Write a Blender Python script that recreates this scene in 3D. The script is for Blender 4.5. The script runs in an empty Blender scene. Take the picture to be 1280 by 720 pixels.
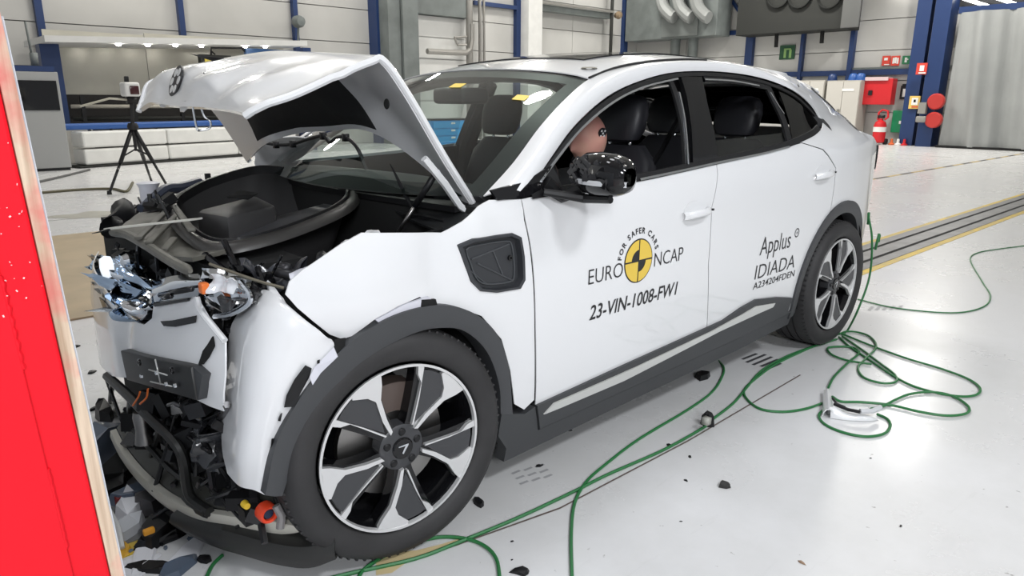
import bpy, bmesh, math, random
from mathutils import Vector, Matrix, noise, geometry
PI = math.pi
R = math.radians
scn = bpy.context.scene
COL = scn.collection

# ------------------------------------------------------------------ camera
CAM = Vector((-1.0597, -1.6186, 1.3654))
YAW, PIT, ROL, FPX = 0.745, -0.2588, 0.0058, 884.04
FW = Vector((math.sin(YAW)*math.cos(PIT), math.cos(YAW)*math.cos(PIT), math.sin(PIT)))
_r = Vector((math.cos(YAW), -math.sin(YAW), 0)); _u = _r.cross(FW)
RT = _r*math.cos(ROL) + _u*math.sin(ROL)
UP = -_r*math.sin(ROL) + _u*math.cos(ROL)
cd = bpy.data.cameras.new('camera'); co = bpy.data.objects.new('camera', cd); COL.objects.link(co)
cd.sensor_width = 36; cd.lens = 36*FPX/1280; cd.clip_start = .02; cd.clip_end = 200
m4 = Matrix((RT, UP, -FW)).transposed().to_4x4(); m4.translation = CAM
co.matrix_world = m4
scn.camera = co

# ------------------------------------------------------------------ light
w = bpy.data.worlds.new('hall_ambient_fill'); scn.world = w; w.use_nodes = True  # plain background added as ambient fill from the hall's open sides
w.node_tree.nodes['Background'].inputs[0].default_value = (.93, .96, 1, 1)
w.node_tree.nodes['Background'].inputs[1].default_value = .37
def area(name, loc, size, power, target=None, col=(1, 1, 1), shape='SQUARE', sy=None):
    d = bpy.data.lights.new(name, 'AREA'); d.energy = power; d.size = size; d.color = col; d.shape = shape
    if sy: d.size_y = sy
    o = bpy.data.objects.new(name, d); COL.objects.link(o); o.location = loc
    t = Vector(target) if target else Vector((loc[0], loc[1], 0))
    o.rotation_euler = (t-Vector(loc)).to_track_quat('-Z', 'Y').to_euler()
    return o
for i, (x, y, p) in enumerate([(-3.0, -5.2, 178), (.5, -4.8, 222), (3.6, -4.6, 62), (-1.0, 1.5, 34), (1.6, 1.2, 26), (4.2, 1.6, 20)]):
    area('impact_zone_lamp', (x, y, 5.6 if i else 3.4), 1.15, p, target=None if i else (.4, .2, .9), shape='DISK', col=(.94, .965, 1))
for x, pw in ((4, 180), (10, 150), (16, 165), (22, 430)):
    for y in (5, 11, 16.5):
        area('hall_lamp', (x, y, 7.6), .9, pw if y < 16 else min(pw, 190), shape='DISK', col=(1, .97, .91))
scn.view_settings.view_transform = 'Standard'; scn.view_settings.look = 'None'
scn.view_settings.gamma = 1; scn.view_settings.use_curve_mapping = False
scn.view_settings.exposure = 0.07

# ------------------------------------------------------------------ helpers
def ray(px, py): return FW + RT*((px-640)/FPX) + UP*((360-py)/FPX)
def at(px, py, x=None, y=None, z=None):
    d = ray(px, py)
    t = (x-CAM.x)/d.x if x is not None else (y-CAM.y)/d.y if y is not None else (z-CAM.z)/d.z
    return CAM + d*t
def pchip(pts):
    xs = [p[0] for p in pts]; ys = [p[1] for p in pts]; n = len(xs)
    h = [xs[i+1]-xs[i] for i in range(n-1)]; d = [(ys[i+1]-ys[i])/h[i] for i in range(n-1)]
    m = [0.0]*n; m[0] = d[0]; m[-1] = d[-1]
    for i in range(1, n-1):
        if d[i-1]*d[i] > 0:
            w1 = 2*h[i]+h[i-1]; w2 = h[i]+2*h[i-1]
            m[i] = (w1+w2)/(w1/d[i-1]+w2/d[i])
    def f(x):
        if x <= xs[0]: return ys[0]+m[0]*(x-xs[0])
        if x >= xs[-1]: return ys[-1]+m[-1]*(x-xs[-1])
        for i in range(n-1):
            if x <= xs[i+1]: break
        t = (x-xs[i])/h[i]; t2 = t*t; t3 = t2*t
        return (2*t3-3*t2+1)*ys[i]+(t3-2*t2+t)*h[i]*m[i]+(-2*t3+3*t2)*ys[i+1]+(t3-t2)*h[i]*m[i+1]
    return f
def cr(pts, sub=6, closed=False):
    """Catmull-Rom through tuples of any dimension"""
    n = len(pts); out = []
    rng = n if closed else n-1
    for i in range(rng):
        if closed: p0, p1, p2, p3 = (pts[(i+k-1) % n] for k in range(4))
        else:
            p1, p2 = pts[i], pts[i+1]
            p0 = pts[i-1] if i > 0 else tuple(2*a-b for a, b in zip(p1, p2))
            p3 = pts[i+2] if i+2 < n else tuple(2*a-b for a, b in zip(p2, p1))
        for s in range(sub):
            t = s/sub
            out.append(tuple(.5*((2*b)+(-a+c)*t+(2*a-5*b+4*c-d)*t*t+(-a+3*b-3*c+d)*t**3) for a, b, c, d in zip(p0, p1, p2, p3)))
    if not closed: out.append(tuple(pts[-1]))
    return out

MATS = {}
def mat(name, col, rough=.5, metal=0, coat=0, spec=.5, nscale=0, namt=0, bump=0, bscale=40, col2=None, trans=0, emit=0, alpha=1):
    if name in MATS: return MATS[name]
    m = bpy.data.materials.new(name); m.use_nodes = True; nt = m.node_tree; b = nt.nodes['Principled BSDF']
    c = (*col, 1)
    b.inputs['Base Color'].default_value = c; b.inputs['Roughness'].default_value = rough; b.inputs['Metallic'].default_value = metal
    b.inputs['Coat Weight'].default_value = coat; b.inputs['Coat Roughness'].default_value = .03
    b.inputs['Specular IOR Level'].default_value = spec
    if trans: b.inputs['Transmission Weight'].default_value = trans
    if emit: b.inputs['Emission Color'].default_value = c; b.inputs['Emission Strength'].default_value = emit
    tc = None
    if namt or bump: tc = nt.nodes.new('ShaderNodeTexCoord')
    if namt:
        n = nt.nodes.new('ShaderNodeTexNoise'); n.inputs['Scale'].default_value = nscale; n.inputs['Detail'].default_value = 5
        nt.links.new(tc.outputs['Object'], n.inputs['Vector'])
        r = nt.nodes.new('ShaderNodeValToRGB'); r.color_ramp.elements[0].position = .35; r.color_ramp.elements[1].position = .65
        c2 = (*col2, 1) if col2 else tuple(v*(1-namt) for v in col)+(1,)
        r.color_ramp.elements[0].color = c2; r.color_ramp.elements[1].color = c
        nt.links.new(n.outputs['Fac'], r.inputs['Fac']); nt.links.new(r.outputs['Color'], b.inputs['Base Color'])
    if bump:
        n = nt.nodes.new('ShaderNodeTexNoise'); n.inputs['Scale'].default_value = bscale; n.inputs['Detail'].default_value = 4
        nt.links.new(tc.outputs['Object'], n.inputs['Vector'])
        bn = nt.nodes.new('ShaderNodeBump'); bn.inputs['Strength'].default_value = bump; bn.inputs['Distance'].default_value = .01
        nt.links.new(n.outputs['Fac'], bn.inputs['Height']); nt.links.new(bn.outputs['Normal'], b.inputs['Normal'])
    MATS[name] = m
    return m
def glassmat(name, tint, refl=.08, gl=(1, 1, 1)):
    m = bpy.data.materials.new(name); m.use_nodes = True; nt = m.node_tree; nt.nodes.clear()
    o = nt.nodes.new('ShaderNodeOutputMaterial'); mx = nt.nodes.new('ShaderNodeMixShader')
    t = nt.nodes.new('ShaderNodeBsdfTransparent'); g = nt.nodes.new('ShaderNodeBsdfGlossy'); f = nt.nodes.new('ShaderNodeLayerWeight')
    t.inputs['Color'].default_value = (*tint, 1); g.inputs['Roughness'].default_value = .02; g.inputs['Color'].default_value = (*gl, 1)
    f.inputs['Blend'].default_value = .5
    pw = nt.nodes.new('ShaderNodeMath'); pw.operation = 'POWER'; pw.inputs[1].default_value = 4.5
    ma = nt.nodes.new('ShaderNodeMath'); ma.operation = 'MULTIPLY_ADD'; ma.inputs[1].default_value = .9; ma.inputs[2].default_value = .045
    nt.links.new(f.outputs['Facing'], pw.inputs[0]); nt.links.new(pw.outputs[0], ma.inputs[0])
    nt.links.new(ma.outputs[0], mx.inputs['Fac']); nt.links.new(t.outputs[0], mx.inputs[1]); nt.links.new(g.outputs[0], mx.inputs[2])
    nt.links.new(mx.outputs[0], o.inputs['Surface'])
    MATS[name] = m; return m

def link(name, me, m, parent=None, smooth=True, loc=None):
    me.name = name
    o = bpy.data.objects.new(name, me); COL.objects.link(o)
    if m is not None:
        for q in (m if isinstance(m, (list, tuple)) else [m]): me.materials.append(q)
    if smooth: me.polygons.foreach_set('use_smooth', [True]*len(me.polygons))
    if parent: o.parent = parent
    if loc is not None: o.location = loc
    return o
def sharp(me, ang=35):
    bm = bmesh.new(); bm.from_mesh(me); c = math.radians(ang)
    for e in bm.edges:
        if len(e.link_faces) == 2:
            if e.calc_face_angle(0) > c: e.smooth = False
    bm.to_mesh(me); bm.free()
def mesh(name, vs, fs, m, parent=None, smooth=True, ang=35):
    me = bpy.data.meshes.new(name); me.from_pydata([tuple(v) for v in vs], [], fs); me.update()
    if smooth: sharp(me, ang)
    return link(name, me, m, parent, smooth)
class MB:
    """collects shapes of ONE part"""
    def __init__(s): s.v = []; s.f = []
    def add(s, vs, fs):
        n = len(s.v); s.v += [tuple(v) for v in vs]; s.f += [tuple(i+n for i in f) for f in fs]; return s
    def box(s, c, d, rot=None):
        c = Vector(c); M = rot.to_matrix() if rot else Matrix.Identity(3)
        vs = [c+M @ Vector((sx*d[0]/2, sy*d[1]/2, sz*d[2]/2)) for sx in (-1, 1) for sy in (-1, 1) for sz in (-1, 1)]
        return s.add(vs, [(0, 1, 3, 2), (4, 6, 7, 5), (0, 4, 5, 1), (2, 3, 7, 6), (0, 2, 6, 4), (1, 5, 7, 3)])
    def bb(s, a, b): return s.box([(p+q)/2 for p, q in zip(a, b)], [abs(q-p) for p, q in zip(a, b)])
    def hexa(s, p): return s.add(p, [(3, 2, 1, 0), (4, 5, 6, 7), (0, 1, 5, 4), (1, 2, 6, 5), (2, 3, 7, 6), (3, 0, 4, 7)])
    def tube(s, pts, r, n=8, cap=True):
        pts = [Vector(p) for p in pts]; rs = r if isinstance(r, (list, tuple)) else [r]*len(pts)
        vs = []; fs = []; prev = None
        for i, p in enumerate(pts):
            t = (pts[min(i+1, len(pts)-1)]-pts[max(i-1, 0)]).normalized()
            if prev is None: a = t.orthogonal().normalized()
            else:
                a = prev-t*prev.dot(t); a = a.normalized() if a.length > 1e-6 else t.orthogonal().normalized()
            prev = a; b = t.cross(a)
            for k in range(n):
                q = 2*PI*k/n; vs.append(p+(a*math.cos(q)+b*math.sin(q))*rs[i])
        for i in range(len(pts)-1):
            for k in range(n):
                k2 = (k+1) % n; fs.append((i*n+k, i*n+k2, (i+1)*n+k2, (i+1)*n+k))
        if cap: fs.append(tuple(range(n))[::-1]); fs.append(tuple((len(pts)-1)*n+k for k in range(n)))
        return s.add(vs, fs)
    def lathe(s, prof, c=(0, 0, 0), axis='y', n=48, a0=0, a1=2*PI, closed=False):
        """prof: (r, h) pairs; axis y: circle in XZ"""
        full = abs(a1-a0-2*PI) < 1e-6; cnt = n if full else n+1; vs = []; fs = []; m = len(prof)
        for i in range(cnt):
            t = a0+(a1-a0)*i/n; ct, st = math.cos(t), math.sin(t)
            for r, h in prof:
                q = {'y': (r*ct, h, r*st), 'z': (r*ct, r*st, h), 'x': (h, r*ct, r*st)}[axis]
                vs.append((c[0]+q[0], c[1]+q[1], c[2]+q[2]))
        for i in range(n):
            j = (i+1) % cnt
            for k in range(m if closed else m-1):
                k2 = (k+1) % m
                fs.append((i*m+k, i*m+k2, j*m+k2, j*m+k))
        return s.add(vs, fs)
    def prism(s, poly, h0, h1, M=None):
        """2D polygon (u,v) extruded from h0 to h1; M maps (u,v,h) to space"""
        n = len(poly); M = M or (lambda u, v, h: (u, h, v))
        vs = [M(u, v, h0) for u, v in poly]+[M(u, v, h1) for u, v in poly]
        fs = [tuple(range(n)), tuple(range(2*n-1, n-1, -1))]+[(i, i+n, (i+1) % n+n, (i+1) % n) for i in range(n)]
        return s.add(vs, fs)
    def build(s, name, m, parent=None, smooth=True, ang=35, bevel=0, seg=2):
        me = bpy.data.meshes.new(name); me.from_pydata(s.v, [], s.f); me.update()
        bm = bmesh.new(); bm.from_mesh(me); bmesh.ops.recalc_face_normals(bm, faces=bm.faces)
        if bevel:
            es = [e for e in bm.edges if len(e.link_faces) == 2 and e.calc_face_angle(0) > .5]
            bmesh.ops.bevel(bm, geom=es, offset=bevel, segments=seg, profile=.5, affect='EDGES', clamp_overlap=True)
        for e in bm.edges:
            if len(e.link_faces) == 2 and e.calc_face_angle(0) > math.radians(ang): e.smooth = False
        bm.to_mesh(me); bm.free()
        return link(name, me, m, parent, smooth)
def rbox(c, d, r=.02, seg=3):
    """rounded box as (verts, faces)"""
    bm = bmesh.new(); bmesh.ops.create_cube(bm, size=1)
    for v in bm.verts: v.co = Vector((v.co.x*d[0], v.co.y*d[1], v.co.z*d[2]))
    bmesh.ops.bevel(bm, geom=list(bm.edges), offset=r, segments=seg, profile=.5, affect='EDGES', clamp_overlap=True)
    vs = [v.co+Vector(c) for v in bm.verts]; bm.verts.index_update(); fs = [tuple(v.index for v in f.verts) for f in bm.faces]; bm.free()
    return vs, fs
def empty(name, loc=(0, 0, 0), parent=None):
    o = bpy.data.objects.new(name, None); COL.objects.link(o); o.location = loc; o.empty_display_size = .1
    if parent: o.parent = parent
    return o
def tag(o, label=None, cat=None, group=None, kind=None):
    if label: o['label'] = label
    if cat: o['category'] = cat
    if group: o['group'] = group
    if kind: o['kind'] = kind
    return o
def inside(p, poly):
    x, y = p; c = False; n = len(poly); j = n-1
    for i in range(n):
        xi, yi = poly[i]; xj, yj = poly[j]
        if (yi > y) != (yj > y) and x < (xj-xi)*(y-yi)/(yj-yi)+xi: c = not c
        j = i
    return c
def resample(poly, step):
    out = []
    n = len(poly)
    for i in range(n):
        a, b = poly[i], poly[(i+1) % n]; L = math.hypot(b[0]-a[0], b[1]-a[1]); k = max(1, int(L/step+.5))
        for j in range(k): out.append((a[0]+(b[0]-a[0])*j/k, a[1]+(b[1]-a[1])*j/k))
    return out
def panel(name, outline, f, m, parent=None, thick=.004, res=.06, holes=(), tdir=None):
    """sheet cut to a 2D outline, laid on the surface f(u,v)->(x,y,z), with thickness along tdir"""
    ls = [resample(outline, res)]+[resample(h, res) for h in holes]
    pts = []; edges = []
    for l in ls:
        n0 = len(pts); pts += l; edges += [(n0+i, n0+(i+1) % len(l)) for i in range(len(l))]
    bx = [p[0] for p in ls[0]]; by = [p[1] for p in ls[0]]
    x0, x1, y0, y1 = min(bx), max(bx), min(by), max(by)
    bd = list(pts)
    row = 0; yy = y0+res/2
    while yy < y1:
        xx = x0+res*(.25 if row % 2 else .75)
        while xx < x1:
            p = (xx, yy)
            if inside(p, ls[0]) and not any(inside(p, h) for h in ls[1:]) and all((p[0]-q[0])**2+(p[1]-q[1])**2 > (.5*res)**2 for q in bd): pts.append(p)
            xx += res
        yy += res*.866; row += 1
    r = geometry.delaunay_2d_cdt([Vector(p) for p in pts], edges, [], 0, 1e-6)
    vv, ff = r[0], r[2]; tris = []
    for t in ff:
        c = ((vv[t[0]].x+vv[t[1]].x+vv[t[2]].x)/3, (vv[t[0]].y+vv[t[1]].y+vv[t[2]].y)/3)
        if inside(c, ls[0]) and not any(inside(c, h) for h in ls[1:]): tris.append(tuple(t))
    fr = [Vector(f(v.x, v.y)) for v in vv]
    if thick:
        d = Vector(tdir if tdir else (0, 1, 0))*thick; n = len(fr)
        cnt = {}
        for t in tris:
            for a, b in ((t[0], t[1]), (t[1], t[2]), (t[2], t[0])): cnt[(a, b)] = 1
        be = [(a, b) for (a, b) in cnt if (b, a) not in cnt]
        vs = fr+[p+d for p in fr]
        fs = tris+[(t[2]+n, t[1]+n, t[0]+n) for t in tris]+[(b, a, a+n, b+n) for a, b in be]
    else: vs, fs = fr, tris
    me = bpy.data.meshes.new(name); me.from_pydata([tuple(v) for v in vs], [], fs); me.update()
    bm = bmesh.new(); bm.from_mesh(me); bmesh.ops.recalc_face_normals(bm, faces=bm.faces)
    bmesh.ops.delete(bm, geom=[v for v in bm.verts if not v.link_faces], context='VERTS')
    for e in bm.edges:
        if len(e.link_faces) == 2 and e.calc_face_angle(0) > R(50): e.smooth = False
    bm.to_mesh(me); bm.free()
    return link(name, me, m, parent)
def surf(ctrl, su=6, sv=6):
    """dense grid through a control grid of 3D points"""
    rows = [cr([tuple(p) for p in r], su) for r in ctrl]
    cols = [cr([rows[i][j] for i in range(len(rows))], sv) for j in range(len(rows[0]))]
    return [[Vector(cols[j][i]) for j in range(len(cols))] for i in range(len(cols[0]))]
def gridmesh(name, g, m, parent=None, thick=0, up=(0, 0, 1), skip=None, ang=40):
    h, wd = len(g), len(g[0]); vs = [p for r in g for p in r]; fs = []
    for i in range(h-1):
        for j in range(wd-1):
            if skip and skip(i, j): continue
            fs.append((i*wd+j, i*wd+j+1, (i+1)*wd+j+1, (i+1)*wd+j))
    me = bpy.data.meshes.new(name); me.from_pydata([tuple(v) for v in vs], [], fs); me.update()
    bm = bmesh.new(); bm.from_mesh(me); bmesh.ops.recalc_face_normals(bm, faces=bm.faces)
    bm.normal_update()
    s = sum((f.normal for f in bm.faces), Vector()).dot(Vector(up))
    if s < 0: bmesh.ops.reverse_faces(bm, faces=bm.faces)
    bmesh.ops.delete(bm, geom=[v for v in bm.verts if not v.link_faces], context='VERTS')
    bm.normal_update()
    if thick: bmesh.ops.solidify(bm, geom=bm.faces[:], thickness=thick)
    for e in bm.edges:
        if len(e.link_faces) == 2 and e.calc_face_angle(0) > R(ang): e.smooth = False
    bm.to_mesh(me); bm.free()
    return link(name, me, m, parent)
_fonts = {}
def text_mesh(s, size, bold=0, shear=0, width=1.0):
    c = bpy.data.curves.new('lettering', 'FONT'); c.body = s; c.size = size; c.offset = bold; c.shear = shear; c.resolution_u = 3
    o = bpy.data.objects.new('lettering', c); COL.objects.link(o)
    dg = bpy.context.evaluated_depsgraph_get(); me = bpy.data.meshes.new_from_object(o.evaluated_get(dg))
    bpy.data.objects.remove(o); bpy.data.curves.remove(c)
    vs = [(v.co.x*width, v.co.y) for v in me.vertices]; fs = [tuple(p.vertices) for p in me.polygons]
    bpy.data.meshes.remove(me)
    return vs, fs
def clone(o, parent=None):
    c = o.copy(); COL.objects.link(c)
    if parent: c.parent = parent
    for ch in o.children: clone(ch, c)
    return c
# ------------------------------------------------------------------ materials
PAINT = mat('white_car_paint', (.80, .805, .815), .28, coat=1)
PAINT_IN = mat('inner_white_primer', (.66, .66, .72), .45)
CLAD = mat('grey_plastic_cladding', (.052, .054, .058), .5, bump=.06, bscale=600)
BLK = mat('black_plastic', (.010, .010, .011), .42, spec=.35)
BLKG = mat('gloss_black', (.006, .006, .007), .07)
MATT = mat('matt_black', (.006, .006, .006), .9)
SILV = mat('silver_trim', (.62, .62, .6), .3, metal=.6)
CHROME = mat('chrome', (.75, .78, .82), .08, metal=1)
CHROMEB = mat('bluish_chrome', (.55, .68, .85), .06, metal=1)
ALU = mat('machined_alloy', (.74, .74, .74), .3, metal=.55)
RIMD = mat('dark_grey_insert', (.045, .046, .05), .35)
RUB = mat('tyre_rubber', (.030, .029, .030), .62, nscale=9, namt=.25, bump=.05, bscale=120)
STEEL = mat('raw_steel', (.35, .34, .33), .35, metal=1)
RUST = mat('brake_caliper_brown', (.10, .075, .065), .5)
GLASS = glassmat('windscreen_glass', (.70, .78, .76))
GLASSD = glassmat('tinted_glass', (.06, .065, .065))
LEATH = mat('dark_seat_leather', (.022, .022, .027), .45, bump=.05, bscale=200)
ORANGE = mat('amber_orange', (.8, .18, .03), .3)
YEL = mat('logo_yellow', (.80, .56, .08), .4)
INK = mat('black_lettering', (.016, .016, .018), .45)

# ------------------------------------------------------------------ floor
def floor_mat():
    m = bpy.data.materials.new('white_epoxy_floor'); m.use_nodes = True; nt = m.node_tree; b = nt.nodes['Principled BSDF']; N = nt.nodes.new; L = nt.links.new
    tc = N('ShaderNodeTexCoord')
    n1 = N('ShaderNodeTexNoise'); n1.inputs['Scale'].default_value = .7; n1.inputs['Detail'].default_value = 8; n1.inputs['Roughness'].default_value = .65
    L(tc.outputs['Object'], n1.inputs['Vector'])
    r1 = N('ShaderNodeValToRGB'); r1.color_ramp.elements[0].position = .3; r1.color_ramp.elements[1].position = .62
    r1.color_ramp.elements[0].color = (.56, .56, .55, 1); r1.color_ramp.elements[1].color = (.69, .69, .695, 1)
    L(n1.outputs['Fac'], r1.inputs['Fac'])
    mp = N('ShaderNodeMapping'); mp.inputs['Scale'].default_value = (1.2, 9, 1); mp.inputs['Rotation'].default_value = (0, 0, .25)
    L(tc.outputs['Object'], mp.inputs['Vector'])
    n2 = N('ShaderNodeTexNoise'); n2.inputs['Scale'].default_value = 2.2; n2.inputs['Detail'].default_value = 9; n2.inputs['Roughness'].default_value = .7
    L(mp.outputs[0], n2.inputs['Vector'])
    r2 = N('ShaderNodeValToRGB'); r2.color_ramp.elements[0].position = .27; r2.color_ramp.elements[1].position = .4
    r2.color_ramp.elements[0].color = (.93, .93, .925, 1); r2.color_ramp.elements[1].color = (1, 1, 1, 1)
    L(n2.outputs['Fac'], r2.inputs['Fac'])
    mx = N('ShaderNodeMix'); mx.data_type = 'RGBA'; mx.blend_type = 'MULTIPLY'; mx.inputs[0].default_value = 1
    L(r1.outputs[0], mx.inputs[6]); L(r2.outputs[0], mx.inputs[7])
    n3 = N('ShaderNodeTexNoise'); n3.inputs['Scale'].default_value = 26; n3.inputs['Detail'].default_value = 3
    L(tc.outputs['Object'], n3.inputs['Vector'])
    r3 = N('ShaderNodeValToRGB'); r3.color_ramp.elements[0].position = .24; r3.color_ramp.elements[1].position = .29
    r3.color_ramp.elements[0].color = (.55, .54, .53, 1); r3.color_ramp.elements[1].color = (1, 1, 1, 1)
    L(n3.outputs['Fac'], r3.inputs['Fac'])
    m2 = N('ShaderNodeMix'); m2.data_type = 'RGBA'; m2.blend_type = 'MULTIPLY'; m2.inputs[0].default_value = 1
    L(mx.outputs[2], m2.inputs[6]); L(r3.outputs[0], m2.inputs[7])
    L(m2.outputs[2], b.inputs['Base Color'])
    rr = N('ShaderNodeMapRange'); rr.inputs[1].default_value = .3; rr.inputs[2].default_value = .7; rr.inputs[3].default_value = .34; rr.inputs[4].default_value = .2
    L(n1.outputs['Fac'], rr.inputs[0]); L(rr.outputs[0], b.inputs['Roughness'])
    bn = N('ShaderNodeBump'); bn.inputs['Strength'].default_value = .008; bn.inputs['Distance'].default_value = .01
    L(n2.outputs['Fac'], bn.inputs['Height']); L(bn.outputs['Normal'], b.inputs['Normal'])
    return m
fl = MB().bb((-8, -8, -.2), (34, 26, 0)).build('floor', floor_mat(), smooth=False); tag(fl, kind='structure')

# ------------------------------------------------------------------ car: shape of the flank
CW = 1.90                                   # body width; mirror plane at CW/2
car = tag(empty('crashed_car', (0, 0, 0)), 'white electric crossover with crushed nose, buckled bonnet and test-lab lettering on its doors', 'car')
zb = pchip([(-1, 1.05), (.5, 1.062), (1.14, 1.082), (1.73, 1.118), (2.38, 1.163), (2.82, 1.215), (3.3, 1.25)])
LOW = pchip([(.1, .10), (.2, .07), (.33, .035), (.45, .02), (.6, .008), (.75, .001), (.9, 0), (2, 0)])
SHO = pchip([(-.5, 0), (-.22, .001), (-.12, .007), (-.05, .022), (-.012, .038), (0, .046)])
TAP = pchip([(-1, .42), (-.6, .15), (-.3, .05), (0, .004), (.3, 0), (2.6, 0), (3.0, .01), (3.3, .045), (3.5, .09), (3.65, .14), (3.75, .2), (3.8, .27)])
def S(x, z):
    wv = z-zb(x)
    y = LOW(z)+TAP(x)
    if wv <= 0: y += SHO(max(wv, -.5))
    else:
        y += .046+wv*.47+wv*wv*.2
    if x > 2.3: y += max(0, min(1, (wv+.08)/.14))*((x-2.3)*.06+max(0, x-2.6)*.14)
    return y
def dent(x, z):
    """soft dents pressed into the wing and the top of the front door"""
    d = .02*math.exp(-((x-.64)/.10)**2-((z-.97)/.12)**2)
    d -= .03*math.exp(-((x+.12)/.16)**2-((z-.84)/.10)**2)
    d += .018*math.exp(-((x-.14)/.05)**2-((z-.93)/.10)**2)
    d -= .012*math.exp(-((x-.30)/.05)**2-((z-.98)/.06)**2)
    return d
def SD(x, z): return S(x, z)+dent(x, z)
def on(off=0, mirror=False, f=None):
    f = f or SD
    if mirror: return lambda x, z: (x, CW-S(x, z)-off, z)
    return lambda x, z: (x, f(x, z)+off, z)
def sd(px, py, off=0):
    y = 0
    for i in range(40):
        p = at(px, py, y=y); y = .5*y+.5*(SD(p.x, p.z)+off)
    return (p.x, p.z)
def sds(l, off=0): return [sd(*p, off) for p in l]
zA = pchip([(1.1, 1.45), (1.3, 1.497), (1.6, 1.535), (1.9, 1.55), (2.3, 1.538), (2.7, 1.502), (3.0, 1.462), (3.25, 1.425)])
def A(x): return Vector((x, S(x, zA(x))+.04, zA(x)))
def arc(cx, cz, r, a0, a1, n): return [(cx+r*math.cos(R(a0+(a1-a0)*i/n)), cz+r*math.sin(R(a0+(a1-a0)*i/n))) for i in range(n+1)]
FWH = (0.0, .364); RWH = (2.95, .364)

# outlines in (x, z) -------------------------------------------------
clad_top = sds([(669, 506), (780, 455), (902, 400), (925, 384), (943, 374), (970, 371), (993, 369)])
sill_groove = sds([(672, 536), (780, 487), (920, 423), (991, 388)])
door_front = sds([(652, 249), (657, 275), (664, 310), (668, 350), (670, 420), (669.5, 506)])
bpil = sds([(896, 203), (890, 260), (886, 330), (884, 409)])
gap = .006
dlo_bot = [(x, zb(x)) for x in (.5, .8, 1.14, 1.45)]
fd = cr(door_front, 4)[::-1]+dlo_bot[1:]+[(bpil[0][0]-gap, zb(bpil[0][0]))]+[(p[0]-gap, p[1]) for p in bpil[1:]]+[(x, z) for x, z in clad_top[::-1] if x < bpil[-1][0]-.05 and x > door_front[-1][0]+.02]
rear_gap = [(2.44, zb(2.44)), (2.62, 1.13), (2.76, 1.03), (2.765, .93), (2.757, .815)]
arch_r = arc(2.95, .375, .462, 115, 196, 12)
rd = [(bpil[0][0], zb(bpil[0][0])), (2.0, zb(2.0)), (2.25, zb(2.25))]+rear_gap+arch_r+[(x, z) for x, z in clad_top[::-1] if x > bpil[-1][0]+.03 and x < 2.43]+bpil[::-1][:-1]
RE = sds([(1023, 111), (1031, 121), (1041, 132), (1052, 144), (1062, 154), (1071, 162)])
rq = [(2.448, zb(2.448)+.002), (2.63, 1.13+.003), (2.77, 1.03), (2.773, .93), (2.765, .815)]+arc(2.95, .375, .462, 113.6, -18, 18)+[(3.55, .27), (3.68, .4), (3.705, .7), (3.70, .95), (3.67, 1.04), (3.60, 1.115)]+RE[::-1]+[(x, zA(x)) for x in (3.05, 2.9, 2.8)]+sds([(1029, 153), (1028, 160), (1022, 166), (1008, 173), (992, 180)])
def both(name, outline, m, off=0, thick=.004, res=.06, holes=()):
    a = panel(name, outline, on(off), m, car, thick, res, holes)
    b = panel(name, outline, on(off, True), m, car, thick, max(res, .1), holes, tdir=(0, -1, 0))
    return a, b
front_door, _ = both('front_door', fd, PAINT, res=.045)
rear_door, _ = both('rear_door', rd, PAINT, res=.05)
def SQ(x, z):
    t = max(0, min(1, (z-zA(x)+.10)/.10)) if x > 2.6 else 0
    return S(x, z)+.04*t*t*(3-2*t)
quarter = panel('rear_quarter_panel', rq, on(0, f=SQ), PAINT, car, .004, .045)
panel('rear_quarter_panel', rq, lambda x, z: (x, CW-SQ(x, z), z), PAINT, car, .004, .1, tdir=(0, -1, 0))
# dark inner shell behind the gaps
both('inner_door_shell', [(.46, .2), (2.5, .2), (2.42, .5), (2.5, .72), (2.7, .88), (2.95, .93), (3.1, .9), (3.3, .78), (3.5, .5), (3.6, .5), (3.6, 1.05), (3.2, 1.2)]+[(x, zb(x)-.01) for x in (2.8, 2.4, 2.0, 1.6, 1.2, .8, .46)], MATT, off=.05, res=.15)
# sills and cladding
both('door_cladding', clad_top[:-1]+[(2.46, clad_top[-1][1]-.005)]+[(2.455, sill_groove[-1][1]+.01)]+[(x, z+.004) for x, z in sill_groove[::-1]], CLAD, off=-.012, thick=.03, res=.08)
ins = sds([(680, 518), (693, 504), (780, 466), (890, 414), (930, 392), (945, 383), (969, 379), (966, 384), (950, 391), (900, 414), (780, 476), (700, 510)], -.016)
panel('cladding_insert', ins, on(-.018), mat('light_grey_insert', (.60, .60, .58), .35), car, .012, .05)
sill_bot = sds([(629, 577), (780, 504), (920, 438), (984, 405)])
both('sill', [(x, z-.004) for x, z in sill_groove]+sill_bot[::-1]+sds([(632, 560), (622, 545), (626, 517), (655, 517), (668, 508)]), CLAD, off=-.004, thick=.05, res=.08)
MB().bb((.35, .12, .17), (2.5, CW-.12, .3)).bb((3.3, .3, .25), (3.7, CW-.3, .4)).build('underbody', MATT, car, smooth=False)
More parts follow.
